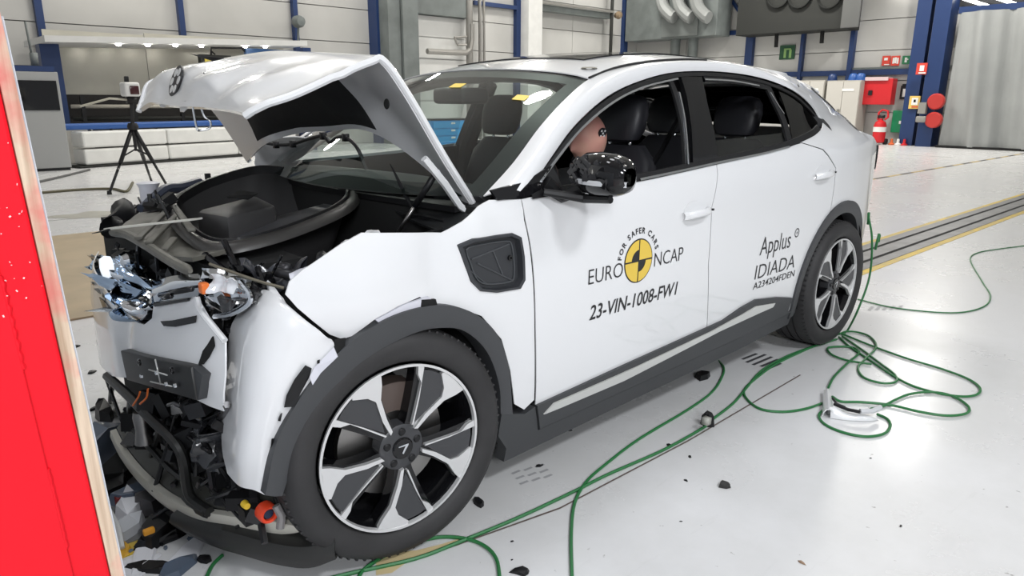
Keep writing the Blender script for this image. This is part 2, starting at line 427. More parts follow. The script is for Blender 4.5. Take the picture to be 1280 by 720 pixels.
# wheel-arch cladding
ao = [(331.5, 619), (347.5, 550), (384, 485), (430, 435), (476, 403), (522, 385.5), (563, 382), (600, 396), (625, 423.6), (636.5, 462.6), (641, 517.6)]
ai = [(353, 620), (366, 582), (393, 522), (430, 472), (471, 440), (517, 417), (549, 410), (581, 414), (609, 440), (624, 481), (626, 517.6)]
def Sarch(x, z): return min(S(x, z), .02+max(0, -x-.1)*.12)
AO = [at(*p, y=-.02+max(0, (450-p[0])/120)*.06) for p in ao]; AI = [at(*p, y=-.005+max(0, (450-p[0])/120)*.06) for p in ai]
AOs = cr([tuple(p) for p in AO], 5); AIs = cr([tuple(p) for p in AI], 5)
rows = [[Vector(p)+Vector((0, .03, 0)) for p in AOs], [Vector(p) for p in AOs], [Vector(p).lerp(Vector(q), .5)+Vector((0, -.006, 0)) for p, q in zip(AOs, AIs)], [Vector(q) for q in AIs], [Vector(q)+Vector((0, .07, 0)) for q in AIs]]
gridmesh('wheel_arch_trim', rows, CLAD, car, up=(0, -1, 0), ang=50)
orr = arc(2.95, .375, .466, -14, 197, 36); irr = arc(2.95, .375, .398, -14, 197, 36)
rows = [[Vector((x, S(x, z)+.02, z)) for x, z in orr], [Vector((x, S(x, z)-.012, z)) for x, z in orr], [Vector((x, S(x, z)-.014, z)) for x, z in arc(2.95, .375, .43, -14, 197, 36)], [Vector((x, S(x, z)-.004, z)) for x, z in irr], [Vector((x, S(x, z)+.07, z)) for x, z in irr]]
gridmesh('wheel_arch_trim', rows, CLAD, car, up=(0, -1, 0), ang=50)
for cx, rr, yy0 in ((0.0, .40, .06), (2.95, .405, .03)):
    for mir in (0, 1):
        y0, y1 = (yy0, .40) if not mir else (CW-yy0, CW-.40)
        MB().lathe([(rr, y0), (rr, y1), (.05, y1)], (cx, 0, .39 if cx else .37), n=36, a0=R(-15), a1=R(195 if cx else 165)).build('wheel_arch_liner', mat('arch_liner_felt', (.012, .012, .013), .95, bump=.4, bscale=60), car)

# front wing with charge port ----------------------------------------
wing = sds([(651, 249), (655, 275), (662, 310), (666, 350), (668, 420), (667.5, 500), (655, 512), (643, 505), (638, 463), (627, 424), (602, 395), (563, 381), (540, 383), (525, 371), (497, 383), (470, 398), (440, 420), (428, 424), (412, 418), (392, 402), (372, 385), (357, 368), (362, 352), (378, 338), (402, 322), (425, 306), (452, 291), (500, 291), (552, 291), (578, 277), (598, 258), (612, 250)])
lid = sds([(571, 306), (590, 298), (640, 291), (651, 296), (655, 320), (656, 350), (650, 361), (620, 366), (600, 364), (588, 352), (580, 330)])
panel('front_wing', wing, on(0), PAINT, car, .004, .03, [lid])
wing_r = [(.5, 1.03), (.56, .35), (.47, .35)]+arc(0, .38, .45, -5, 110, 10)+[(-.2, .80), (-.1, .88), (.2, .96)]
panel('front_wing', wing_r, on(0, True), PAINT, car, .004, .08, tdir=(0, -1, 0))
lidc = (sum(p[0] for p in lid)/len(lid), sum(p[1] for p in lid)/len(lid))
def shrink(poly, c, k): return [(c[0]+(x-c[0])*k, c[1]+(z-c[1])*k) for x, z in poly]
port = empty('charge_port', (0, 0, 0), car)
L0 = resample(lid, .02)
rows = [[Vector((x, SD(x, z)+d, z)) for x, z in shrink(L0+L0[:1], lidc, k)] for k, d in ((1.0, .004), (.985, -.006), (.90, -.006), (.87, .016))]
gridmesh('port_seal', rows, mat('port_grey', (.035, .037, .042), .4), port, up=(0, -1, 0), ang=60)
panel('port_well', shrink(lid, lidc, .88), on(.016), mat('port_dark_grey', (.03, .032, .036), .5), port, .004, .05)
pw = shrink(lid, lidc, .72)
mb = MB(); mb.tube([(x, SD(x, z)+.014, z) for x, z in cr([(p[0], p[1]) for p in pw], 2, True)]+[(pw[0][0], SD(*pw[0])+.014, pw[0][1])], .003, 6)
for a, b in (((593, 325), (640, 306)), ((600, 330), (645, 352)), ((592, 340), (612, 356)), ((620, 315), (632, 345))):
    p, q = sd(*a), sd(*b); mb.tube([(p[0], SD(*p)+.014, p[1]), (q[0], SD(*q)+.014, q[1])], .0025, 6)
mb.build('port_rib', mat('port_rib_grey', (.06, .064, .07), .35), port)
p = sd(641, 323); MB().lathe([(.004, -.004), (.009, -.004), (.009, .004), (.004, .004)], (p[0], SD(*p)+.012, p[1]), n=14, closed=True).build('port_ring', BLKG, port)

# greenhouse ---------------------------------------------------------
Bpx = [(657, 243), (690, 195), (720, 155), (760, 120), (800, 101), (845, 90), (900, 89.5), (950, 97), (990, 112), (1014, 131), (1029, 153)]
B2 = sds(Bpx); B3 = [Vector((x, S(x, z), z)) for x, z in B2]
Ws = [Vector((.42, .125, 1.068)), Vector((.58, .155, 1.165)), Vector((.75, .2, 1.28)), Vector((.93, .245, 1.378)), Vector((1.1, .285, 1.45))]
Aup = Ws+[A(x) for x in (1.3, 1.6, 1.95, 2.3, 2.6, 2.80)]
Ac = cr([tuple(p) for p in Aup], 5); Bc = cr([tuple(p) for p in B3], 5)
def cantrail(mir):
    rows = []
    for k in range(7):
        t = k/6; row = []
        for i, (p, q) in enumerate(zip(Ac, Bc)):
            v = Vector(p).lerp(Vector(q), t)+Vector((0, -.030, .020))*math.sin(PI*t)*(1-max(0, min(1, (i/len(Ac)-.72)/.26)))
            e = max(0, min(1, (i/len(Ac)-.70)/.28)); e = e*e*(3-2*e); v.y += (SQ(v.x, v.z)-v.y)*e
            if mir: v.y = CW-v.y
            row.append(v)
        rows.append(row)
    return gridmesh('roof_pillar', rows, PAINT, car, .004, up=(0, 1 if mir else -1, .3))
cantrail(0); cantrail(1)
# roof skin
def roofpt(x, t, dz=0):
    e = A(x) if x >= 1.1 else Ws[-1]
    y = e.y+(CW-2*e.y)*t; s = 4*t*(1-t)
    return Vector((x, y, e.z+.052*(s**.7)+dz))
xs = [1.1+i*.1025 for i in range(21)]
rg = []
for i, x in enumerate(xs):
    row = []
    for j in range(25):
        t = j/24; p = roofpt(x, t)
        bow = max(0, 1-(x-1.1)/.25)
        p.x -= .05*bow*4*t*(1-t)
        row.append(p)
    rg.append(row)
gridmesh('roof', rg, PAINT, car, .004)
sg = [[roofpt(x, t, .006) for t in [.16+.68*k/12 for k in range(13)]] for x in [1.32+.09*k for k in range(14)]]
gridmesh('sunroof', sg, BLKG, car, .01)
for mir in (0, 1):
    mb = MB(); pts = [(v.x, v.y if not mir else CW-v.y, v.z+.003) for v in [Vector(p) for p in cr([tuple(A(x)) for x in (1.1, 1.25, 1.4, 1.6, 1.8, 1.95)], 5)]]
    mb.tube(pts, .006, 6).build('roof_drip_channel', BLK, car)
p = roofpt(1.2, .06); MB().lathe([(.012, .002), (.02, .006), (.03, .005), (.034, 0)], tuple(p), axis='z', n=20).build('roof_sensor_ring', mat('beige_rubber', (.35, .33, .28), .6), car)
# windscreen
wl = [(.44, .14, 1.066), (.58, .165, 1.16), (.75, .21, 1.275), (.93, .255, 1.372), (1.095, .295, 1.447)]
wc = [(.24, .95, 1.05), (.43, .95, 1.175), (.64, .95, 1.30), (.85, .95, 1.41), (1.05, .95, 1.497)]
def wsrow(k):
    l, c = Vector(wl[k]), Vector(wc[k]); row = []
    for t in (0, .12, .3, .5, .7, .88, 1):
        s = (4*t*(1-t))**.8
        y = l.y+(CW-2*l.y)*t
        row.append((l.x+(c.x-l.x)*s, y, l.z+(c.z-l.z)*s))
    return row
WG = surf([wsrow(k) for k in range(5)], 5, 6)
gridmesh('windscreen', WG, GLASS, car, up=(-1, 0, 1))
h_, w_ = len(WG), len(WG[0])
def frit(i, j): return not (i >= h_-3 or j < 2 or j >= w_-3 or i < 2)
nrm = Vector((-.5, 0, .86))
gridmesh('windscreen_border', [[p-nrm*.004 for p in r] for r in WG], BLK, car, up=(-1, 0, 1), skip=frit)
mb = MB()
c = WG[-4][w_//2]; mb.add(*rbox((c.x+.04, c.y, c.z-.07), (.16, .22, .07), .02)); mb.build('camera_pod', BLK, car)
# stickers on the windscreen
for (px, py), dx in (((571, 109), .075), ((652, 119), .06)):
    q = min(((p-CAM).normalized().dot(ray(px, py).normalized()), i, j) for i, r in enumerate(WG) for j, p in enumerate(r)) if 0 else max(((p-CAM).normalized().dot(ray(px, py).normalized()), i, j) for i, r in enumerate(WG) for j, p in enumerate(r))
    i, j = q[1], q[2]; i = min(max(i, 1), h_-2); p = WG[i][j]; du = (WG[i][j+1]-WG[i][j-1]).normalized(); dv = (WG[i+1][j]-WG[i-1][j]).normalized(); n = du.cross(dv); n = n if n.x < 0 else -n
    mb = MB(); mb.hexa([p+du*a*dx/2+dv*b*.02+n*hh for hh in (.002, .003) for a, b in ((-1, -1), (1, -1), (1, 1), (-1, 1))]); mb.build('windscreen_sticker', mat('sticker_yellow', (.85, .60, .06), .5), car, smooth=False)

# window surround, pillars, glass ---------------------------------------
def strip(name, pts, wdt, m, off=-.004, thick=.012, f=S):
    """flat band of width wdt following a line on the flank"""
    out = []
    P = cr(pts, 5)
    for i, p in enumerate(P):
        a = P[max(0, i-1)]; b = P[min(len(P)-1, i+1)]; d = Vector((b[0]-a[0], b[1]-a[1])); d.normalize(); n = Vector((-d.y, d.x))
        out.append((Vector(p)-n*wdt/2, Vector(p)+n*wdt/2))
    rows = []
    for k, o in ((0, thick), (0, 0), (1, 0), (1, thick)):
        rows.append([Vector((q[k].x, f(q[k].x, q[k].y)+off+o, q[k].y)) for q in out])
    return gridmesh(name, rows, m, car, up=(0, -1, 0), ang=50)
top_in = sds([(664, 238), (692, 200), (724, 158), (764, 124), (802, 105), (846, 94), (900, 93.5), (948, 101), (985, 115), (1006, 131), (1018, 144)])
strip('window_trim', top_in, .016, BLK, f=S)
strip('window_trim', sds([(668, 233), (694, 199), (726, 160), (766, 127), (804, 108.5), (846, 98)]), .007, CHROME, off=-.008, f=S)
strip('belt_trim', sds([(662, 243), (730, 233), (800, 221.5), (850, 211), (900, 200), (950, 189), (985, 180), (1005, 171.5), (1017, 165), (1023, 159)]), .026, BLK, off=-.004, f=S)
strip('belt_moulding', sds([(798, 224), (850, 213), (900, 202), (950, 192), (985, 183)]), .008, CHROME, off=-.01, f=S)
# B pillar and window frames
panel('pillar_trim', sds([(851, 96), (877, 96), (884, 130), (893, 168), (898, 202), (866, 209), (864, 160), (858, 120)]), on(-.002, f=S), BLKG, car, .02, .05)
strip('door_frame', sds([(838, 98), (846, 118), (856, 160), (860, 208)]), .03, BLK, off=.002, f=S)
strip('pillar_chrome_line', sds([(848, 115), (855, 150), (859, 205)]), .008, CHROME, off=-.006, f=S)
strip('door_frame', sds([(958, 103), (968, 125), (980, 150), (988, 178)]), .05, BLK, off=.0, f=S)
strip('door_frame', sds([(880, 98), (920, 101), (958, 108)]), .03, BLK, off=.0, f=S)
strip('window_slide_line', sds([(962, 115), (971, 130), (979, 142)]), .008, CHROME, off=-.006, f=S)
strip('window_slide_line', sds([(880, 99), (915, 101), (948, 107)]), .007, CHROME, off=-.006, f=S)
panel('quarter_window', sds([(972, 108), (990, 118), (1008, 134), (1023, 153), (1022, 160), (1015, 166), (992, 177), (987, 150), (980, 128)]), on(.004, f=S), GLASSD, car, .004, .06)
panel('rear_window', sds([(894, 176), (930, 172), (984, 166), (985, 178), (940, 190), (898, 200)]), on(.012, f=S), glassmat('half_lowered_glass', (.68, .70, .68)), car, .004, .06)
panel('mirror_base_plate', sds([(655, 243), (690, 204), (704, 235)]), on(.004, f=S), BLK, car, .01, .04)
for mir_glass in ([(.62, 1.10), (1.12, 1.37), (1.62, 1.47), (1.66, 1.13), (1.1, 1.1)], [(1.75, 1.14), (1.78, 1.47), (2.3, 1.45), (2.42, 1.19)], [(2.5, 1.2), (2.52, 1.4), (2.75, 1.28), (2.7, 1.22)]):
    panel('side_window', mir_glass, on(.006, True, S), glassmat('side_glass', (.92, .94, .93)) if 'side_glass' not in MATS else MATS['side_glass'], car, .003, .12, tdir=(0, -1, 0))
for pts in ([(.6, 1.09), (1.12, 1.39), (1.7, 1.49), (2.3, 1.47), (2.8, 1.26)], [(1.69, 1.1), (1.73, 1.48)], [(2.44, 1.17), (2.46, 1.43)]):
    P = cr(pts, 4); MB().tube([(x, CW-S(x, z)-.02, z) for x, z in P], .03, 6).build('window_trim', BLK, car)
# rear end (tailgate, rear screen, bumper, lamps)
def rear_row(z, x0, xc, yl):
    return [(x0+(xc-x0)*(1-abs(2*t-1)**2.5), yl+(CW-2*yl)*t, z) for t in (0, .04, .12, .3, .5, .7, .88, .96, 1)]
rg = surf([rear_row(.27, 3.55, 3.66, S(3.55, .27)), rear_row(.42, 3.68, 3.80, S(3.68, .42)), rear_row(.7, 3.705, 3.83, S(3.705, .7)), rear_row(.95, 3.70, 3.81, S(3.70, .95)), rear_row(1.04, 3.67, 3.78, S(3.67, 1.04)), rear_row(1.115, 3.60, 3.72, S(3.60, 1.115)), rear_row(RE[-1][1], RE[-1][0], RE[-1][0]+.12, SQ(*RE[-1]))], 4, 4)
gridmesh('tailgate', rg, PAINT, car, .004, up=(1, 0, 0))
def rs(x, z): return [(x+.06*(1-abs(2*t-1)**2), SQ(x, z)+.01+(CW-2*SQ(x, z)-.02)*t, z+.02*(1-abs(2*t-1)**2)) for t in (0, .25, .5, .75, 1)]
gridmesh('rear_screen', surf([rs(*p) for p in RE[::-1]], 4, 4), BLKG, car, .004, up=(1, 0, .5))
strip('rear_screen_edge', RE, .016, BLK, off=-.004, f=SQ)
def spoil(x, dz): return [(x+.03*(1-abs(2*t-1)**2), A(3.15).y+(CW-2*A(3.15).y)*t, zA(3.15)+dz+.045*(1-abs(2*t-1)**2)) for t in (0, .25, .5, .75, 1)]
gridmesh('roof_spoiler', surf([spoil(3.12, .003), spoil(3.2, -.014), spoil(3.18, -.04)], 5, 4), PAINT, car, .008)
panel('tail_lamp', [(3.60, 1.115), (3.66, 1.085), (3.695, 1.02), (3.698, .965), (3.68, .96), (3.66, 1.0), (3.63, 1.075)], on(-.01, f=S), BLKG, car, .02, .04)
# ------------------------------------------------------------------ door handles, lettering
def handle(px, py):
    x, z = sd(px, py); y = S(x, z)
    h = empty('door_handle', (0, 0, 0), car)
    mb = MB(); vs = []
    pts = [(x-.085, y-.004, z-.004), (x-.06, y-.03, z+.002), (x, y-.038, z+.006), (x+.06, y-.032, z+.008), (x+.09, y-.004, z+.008)]
    g = []
    P = cr(pts, 5)
    for k in range(13):
        a = 2*PI*k/12; g.append([Vector((p[0], p[1]+.010*math.cos(a), p[2]+.016*math.sin(a))) for p in P])
    gridmesh('handle_grip', g, PAINT, h, up=(0, -1, 0))
    cup = [(x+.075*math.cos(q), z+.016+.036*math.sin(q)) for q in [2*PI*k/24 for k in range(24)]]
    panel('handle_recess', cup, lambda u, v: (u, S(u, v)-.002, v), PAINT, h, .002, .03)
    MB().box((x+.082, y-.034, z+.013), (.012, .008, .008)).build('lock_barrel', BLK, h)
    return h
handle(868, 267); handle(1027, 219)
def lettering(s, x0, z0, width, height, m=INK, bold=0, shear=0, name='lettering'):
    vs, fs = text_mesh(s, 1, bold, shear)
    xs_ = [v[0] for v in vs]; ys_ = [v[1] for v in vs]; a, b = min(xs_), max(xs_); c0, c1 = min(ys_), max(ys_)
    # sliver triangles are avoided: letters are small next to the flank's curvature
    P = [(x0+(v[0]-a)/(b-a)*width, z0+(v[1]-c0)/(c1-c0)*height) for v in vs]
    return mesh(name, [(x, SD(x, z)-.0015, z) for x, z in P], fs, m, car, smooth=False)
def arc_letters(s, cx, cz, rad, a0, a1, h, bold=0):
    """letters spread along an arc by their own widths"""
    gl = [text_mesh(ch, h*1.35, bold) if ch != ' ' else None for ch in s]
    wd = [(max(v[0] for v in g[0])-min(v[0] for v in g[0])) if g else h*.35 for g in gl]; gap_ = h*.22
    tot = sum(wd)+gap_*(len(s)-1); k = R(a0-a1)/(tot); pos = 0; VS = []; FS = []
    for g, w0 in zip(gl, wd):
        if g:
            mid = (min(v[0] for v in g[0])+max(v[0] for v in g[0]))/2; a = R(a0)-(pos+w0/2)*k; n0 = len(VS)
            for u, v in g[0]:
                r = rad+v; q = a-(u-mid)/(rad+h*.4); x, z = cx+r*math.cos(q), cz+r*math.sin(q); VS.append((x, SD(x, z)-.0015, z))
            FS += [tuple(i+n0 for i in f) for f in g[1]]
        else:
            mesh('lettering', VS, FS, INK, car, smooth=False); VS, FS = [], []
        pos += w0+gap_
    return mesh('lettering', VS, FS, INK, car, smooth=False)
lx, lz = sd(798, 326)
e0 = sd(735, 357); e1 = sd(778, 345); n0_ = sd(818, 333); n1_ = sd(853, 325)
lettering('EURO', e0[0], .728, e1[0]-e0[0]+.0, .056, bold=-.008)
lettering('NCAP', n0_[0]-.004, .735, n1_[0]-n0_[0]+.004, .056, bold=-.008)
v0 = sd(736, 402); v1 = sd(846, 363)
lettering('23-VIN-1008-FW1', v0[0], .588, v1[0]-v0[0], .058, bold=.012, shear=.12)
arc_letters('FOR SAFER CARS', lx, lz, .107, 171, 16, .023, .0008)
def disc(a0, a1, r0, r1, m, off, name='logo_segment', n=24):
    pts = arc(lx, lz, r1, a0, a1, n)+(arc(lx, lz, r0, a1, a0, n) if r0 else [(lx, lz)])
    return panel(name, pts, lambda u, v: (u, SD(u, v)-off, v), m, car, 0, .03)
logo_r = .087
panel('logo_disc', arc(lx, lz, logo_r, 0, 345, 46), lambda u, v: (u, SD(u, v)-.001, v), INK, car, 0, .04)
for k in range(4):
    c_ = R(45+90*k); ox, oz = .003*math.cos(c_)*1.4, .003*math.sin(c_)*1.4
    a0 = 90*k+1.2
    inner = .044 if k in (1, 3) else 0
    pts = arc(lx, lz, logo_r-.005, a0+1, a0+86.5, 14)+(arc(lx, lz, inner, a0+85, a0+2.6, 10) if inner else [(lx+ox, lz+oz)])
    panel('logo_segment', pts, lambda u, v: (u, SD(u, v)-.002, v), YEL, car, 0, .04)
lettering('Applus', 2.035, .632, .30, .115, bold=-.004)
panel('lettering', [p for p in arc(2.393, .728, .024, 0, 352, 20)], lambda u, v: (u, SD(u, v)-.001, v), INK, car, 0, .03, [arc(2.393, .728, .018, 0, 340, 16)])
lettering('+', 2.384, .719, .018, .018)
lettering('IDIADA', 2.022, .543, .40, .07, bold=-.006)
lettering('A234204FDEN', 2.022, .491, .42, .035, bold=.004)

# ------------------------------------------------------------------ wheels
def make_wheel(name):
    """hub at origin, outer face towards -Y"""
    wh = empty(name, (0, 0, 0), car)
    prof = [(.268, .006), (.276, -.004), (.30, -.016), (.325, -.017), (.345, -.006), (.356, .012), (.362, .03), (.364, .06), (.364, .072), (.357, .073), (.357, .082), (.364, .083), (.364, .118), (.357, .119), (.357, .128), (.364, .129), (.364, .165), (.357, .166), (.357, .175), (.364, .176), (.362, .215), (.345, .25), (.30, .255), (.268, .24)]
    t = MB().lathe(prof, n=72, closed=True).build('tyre', RUB, wh, ang=45)
    mb = MB()
    for k in range(80):
        a = 2*PI*k/80
        for (y0, y1) in ((.012, .06),):
            c, s = math.cos(a), math.sin(a); c2, s2 = math.cos(a+.02), math.sin(a+.02)
            r0, r1 = .352, .3618
            mb.hexa([(r*cc, y, r*ss) for y in (y0, y1) for r, cc, ss in ((r0, c, s), (r1, c, s), (r1, c2, s2), (r0, c2, s2))])
    mb.build('tread_block', RUB, wh, smooth=False)
    MB().lathe([(.262, .002), (.2625, -.006), (.255, -.006), (.252, .006), (.247, .02)], n=72).build('rim_lip', ALU, wh)
    MB().lathe([(.252, .005), (.24, .03), (.232, .10), (.235, .2), (.05, .2)], n=48).build('rim_barrel', BLKG, wh)
    def pol(r, a): return (r*math.cos(R(a)), r*math.sin(R(a)))
    for k in range(5):
        a0 = 57+72*k
        body = [pol(.055, -26+a0), pol(.13, -18.5+a0), pol(.185, -20+a0), pol(.225, -25+a0), pol(.256, -26.5+a0), pol(.256, -10+a0), pol(.256, 5+a0), pol(.256, 21+a0), pol(.225, 19.5+a0), pol(.15, 19+a0), pol(.09, 20+a0), pol(.055, 26+a0)]
        sp = MB().prism(body, .012, .055).build('spoke', BLKG, wh, ang=30)
        ins_ = [pol(.085, 2+a0), pol(.16, 10.5+a0), pol(.243, 14.2+a0), pol(.2455, 8+a0), pol(.246, -1+a0), pol(.215, -9+a0), pol(.188, -13+a0), pol(.12, -7+a0)]
        MB().prism(ins_, .004, .014).build('spoke_insert', RIMD, sp, ang=30)
        arm = [pol(.066, -3+a0), pol(.12, -7.6+a0), pol(.188, -13.5+a0), pol(.215, -9.5+a0), pol(.2465, -1+a0), pol(.2545, -2+a0), pol(.2545, -12+a0), pol(.2545, -25+a0), pol(.226, -23.5+a0), pol(.185, -18.2+a0), pol(.12, -14.5+a0), pol(.072, -12+a0)]
        MB().prism(arm, -.002, .014).build('machined_face', ALU, sp, ang=30)
        thin = [pol(.076, 4+a0), pol(.16, 11+a0), pol(.2545, 14.8+a0), pol(.2545, 19.5+a0), pol(.228, 18.2+a0), pol(.205, 13.6+a0), pol(.16, 12.4+a0), pol(.076, 8+a0)]
        MB().prism(thin, -.001, .014).build('machined_face', ALU, sp, ang=30)
    MB().lathe([(.0, .004), (.06, .004), (.072, .012), (.072, .06)], n=32).build('hub', RIMD, wh)
    MB().lathe([(.0, -.004), (.030, -.003), (.034, .001), (.034, .006)], n=28).build('hub_cap', BLKG, wh)
    for k in range(5):
        x, z = pol(.052, 90+72*k); MB().lathe([(.0, -.001), (.009, -.001), (.0125, .003), (.0125, .01)], (x, 0, z), n=8).build('wheel_bolt', BLK, wh)
    v = [(-.017, .012), (.016, .014), (.016, .010), (-.002, -.016), (-.006, -.012), (.006, .0085), (-.017, .0085)]
    MB().prism(v, -.0055, -.003).build('hub_emblem', CHROME, wh, smooth=False)
    MB().lathe([(.05, .075), (.175, .075), (.175, .1), (.05, .1)], n=40, closed=True).build('brake_disc', STEEL, wh)
    MB().lathe([(.10, .055), (.19, .055), (.19, .12), (.10, .12)], n=12, a0=R(70), a1=R(140), closed=True).build('brake_caliper', RUST, wh)
    return wh
wf = make_wheel('front_wheel'); wf.location = (.0, .004, .364); wf.rotation_euler = (0, 0, -.0955)
def wcopy(loc, rz, ry):
    c = clone(wf, car); c.location = loc; c.rotation_euler = (0, ry, rz); return c
wr = wcopy((2.95, .004, .364), 0, R(-14)); wr.name = 'rear_wheel'
wcopy((0, CW-.004, .364), PI-.09, 0).name = 'front_wheel'
wcopy((2.95, CW-.004, .364), PI, .4).name = 'rear_wheel'

# ------------------------------------------------------------------ cabin
def rb(name, parts, m, parent, r=.04):
    mb = MB()
    for c, d in parts: mb.add(*rbox(c, d, min(r, min(d)*.45)))
    return mb.build(name, m, parent)
def seat(x, y, front=True):
    s = empty('car_seat' if front else 'rear_seat', (0, 0, 0), car)
    g = []
    rb('seat_cushion', [((x-.25, y, .52), (.52, .5, .16))], LEATH, s, .06)
    # backrest: tapered slab leaning back
    vs = []
    for k, (zz, xx, wd, th) in enumerate([(.52, x-.02, .46, .16), (.75, x+.05, .50, .15), (.95, x+.09, .48, .13), (1.10, x+.12, .40, .11), (1.17, x+.135, .26, .07)]):
        ring = []
        for q in range(16):
            a = 2*PI*q/16; cx_, cy_ = math.cos(a), math.sin(a)
            ring.append(Vector((xx+th*.5*math.copysign(abs(cx_)**.6, cx_), y+wd*.5*math.copysign(abs(cy_)**.5, cy_), zz)))
        g.append(ring+[ring[0]])
    o = gridmesh('seat_back', g, LEATH, s, up=(-1, 0, 0)); 
    hz = 1.285
    g = []
    for k, (dz, sc) in enumerate([(-.10, .55), (-.09, .8), (-.05, .96), (.02, 1), (.07, .94), (.10, .75), (.112, .4)]):
        ring = []
        for q in range(20):
            a = 2*PI*q/20; cx_, cy_ = math.cos(a), math.sin(a)
            ring.append(Vector((x+.13+.02*dz/.1+.06*sc*math.copysign(abs(cx_)**.7, cx_), y+.135*sc*math.copysign(abs(cy_)**.6, cy_), hz+dz)))
        g.append(ring+[ring[0]])
    hd = gridmesh('headrest', g, LEATH, s, up=(-1, 0, 0))
    mb = MB()
    for d in (-.06, .06): mb.tube([(x+.125, y+d, 1.12), (x+.125, y+d, 1.22)], .007, 8)
    mb.build('headrest_post', CHROME, s)
    return s
seat(1.48, .53); seat(1.48, 1.37)
seat(2.42, .48, False); seat(2.42, 1.42, False); seat(2.44, .95, False)
g = surf([[(.36, .2, 1.03), (.30, .95, 1.03), (.36, 1.7, 1.03)], [(.62, .2, 1.05), (.60, .95, 1.06), (.62, 1.7, 1.05)], [(.80, .2, 1.0), (.80, .95, 1.02), (.80, 1.7, 1.0)], [(.86, .2, .8), (.84, .95, .8), (.86, 1.7, .8)]], 6, 5)
gridmesh('dashboard', g, BLK, car, .02)
sw = empty('steering_wheel', (0, 0, 0), car)
M = Matrix.Translation((.98, .53, .98)) @ Matrix.Rotation(R(-65), 4, 'Y')
pts = [M @ Vector((.18*math.cos(2*PI*k/32), .18*math.sin(2*PI*k/32), 0)) for k in range(33)]
MB().tube(pts, .014, 8, cap=False).build('wheel_rim', BLK, sw)
mb = MB()
for a in (0, PI, -PI/2): mb.tube([M @ Vector((0, 0, -.02)), M @ Vector((.17*math.sin(a+PI/2), .17*math.cos(a+PI/2), 0))], .015, 6)
mb.add([M @ Vector(v) for v in rbox((0, 0, -.01), (.14, .16, .05), .02)[0]], rbox((0, 0, -.01), (.14, .16, .05), .02)[1]); mb.build('wheel_hub', BLK, sw)
bag = []
for k in range(9):
    th = PI*k/8; bag.append([M @ Vector((.17*math.sin(th)*math.cos(2*PI*q/16), .15*math.sin(th)*math.sin(2*PI*q/16), .11-.09*math.cos(th)+.012*math.sin(5*q+k))) for q in range(17)])
MB().bb((.5, .15, .3), (2.6, CW-.15, .36)).build('cabin_floor', MATT, car, smooth=False)
hl = [[roofpt(x, t, -.03) for t in [.04+.92*k/8 for k in range(9)]] for x in [1.12+.26*k for k in range(8)]]
gridmesh('headlining', hl, mat('dark_headlining', (.03, .03, .032), .9), car, .005)
MB().bb((3.0, .25, .95), (3.5, CW-.25, 1.0)).bb((2.75, .3, .5), (2.8, CW-.3, 1.05)).build('parcel_shelf', MATT, car, smooth=False)
# inner pillars (dark)
for mir in (0, 1):
    mb = MB(); pil = []
    mb.tube([(v[0]+.02, (v[1]+.04) if not mir else CW-v[1]-.04, v[2]-.03) for v in Ac[:22]], .03, 6)
    mb.build('inner_pillar', mat('pillar_trim_dark', (.02, .02, .022), .7), car); mb = MB()
    bp = [(1.70, .5), (1.70, .9), (1.70, 1.1), (1.72, 1.3), (1.73, 1.46)]
    mb.tube([(x, S(x, z)+.08 if not mir else CW-S(x, z)-.08, z) for x, z in bp], [.06, .06, .05, .04, .035], 8)
    mb.build('inner_pillar', mat('pillar_trim_dark', (.02, .02, .022), .7), car); mb = MB()
    cp = [(2.95, .9), (2.9, 1.15), (2.80, 1.3), (2.7, 1.42)]
    if not mir: mb.tube([(x, S(x, z)+.08, z) for x, z in cp], .06, 8)
    if not mir: mb.build('inner_pillar', mat('pillar_trim_dark', (.02, .02, .022), .7), car)
# seat belt of the driver
MB().tube([(1.74, .27, 1.35), (1.66, .33, 1.15), (1.5, .36, .95)], .012, 4).build('seat_belt', BLK, car)

# ------------------------------------------------------------------ door mirror (broken, cover missing)
mr = empty('door_mirror', (0, 0, 0), car)
c0 = at(757, 218, y=-.13)
g = []
for k, (t, sc) in enumerate([(-1, .35), (-.92, .72), (-.6, .95), (0, 1), (.5, .92), (.85, .7), (1, .4)]):
    ring = []
    for q in range(20):
        a = 2*PI*q/20; ca, sa = math.cos(a), math.sin(a)
        # mirror head: long across Y, tall in Z
        ring.append(Vector((c0.x+.075*sc*math.copysign(abs(ca)**.8, ca)-.02*t, c0.y-.115*t, c0.z+.072*sc*math.copysign(abs(sa)**.7, sa))))
    g.append(ring+[ring[0]])
random.seed(5)
hs = gridmesh('mirror_housing', g, BLKG, mr, up=(-1, 0, 0))
mb = MB()
for k in range(46):
    u = random.uniform(-.85, .85); v = random.uniform(-.5, .85)
    p = Vector((c0.x-.07*math.sqrt(max(0, 1-v*v*.8))*(1-.3*abs(u)), c0.y-.115*u, c0.z+.072*v*(1-.3*abs(u))))
    mb.box(p, (random.uniform(.01, .03), random.uniform(.008, .035), random.uniform(.006, .02)), Matrix.Rotation(random.uniform(-1, 1), 3, 'X').to_quaternion())
mb.build('mirror_mechanism', mat('gloss_dark_plastic', (.02, .02, .022), .2), mr, smooth=False)
mb = MB(); P = cr([(c0.x-.078+.05*abs(t)**2.5-.01*t, c0.y-.118*t, c0.z-.022) for t in (-1, -.6, 0, .6, 1)], 5)
vs = [[Vector(p)+Vector((0, 0, dz))+Vector((dx, 0, 0)) for p in P] for dx, dz in ((.01, .009), (0, .008), (-.002, 0), (0, -.008), (.01, -.009))]
gridmesh('turn_signal_strip', vs, mat('signal_lens', (.62, .63, .65), .12, coat=1), mr, up=(-1, 0, 0))
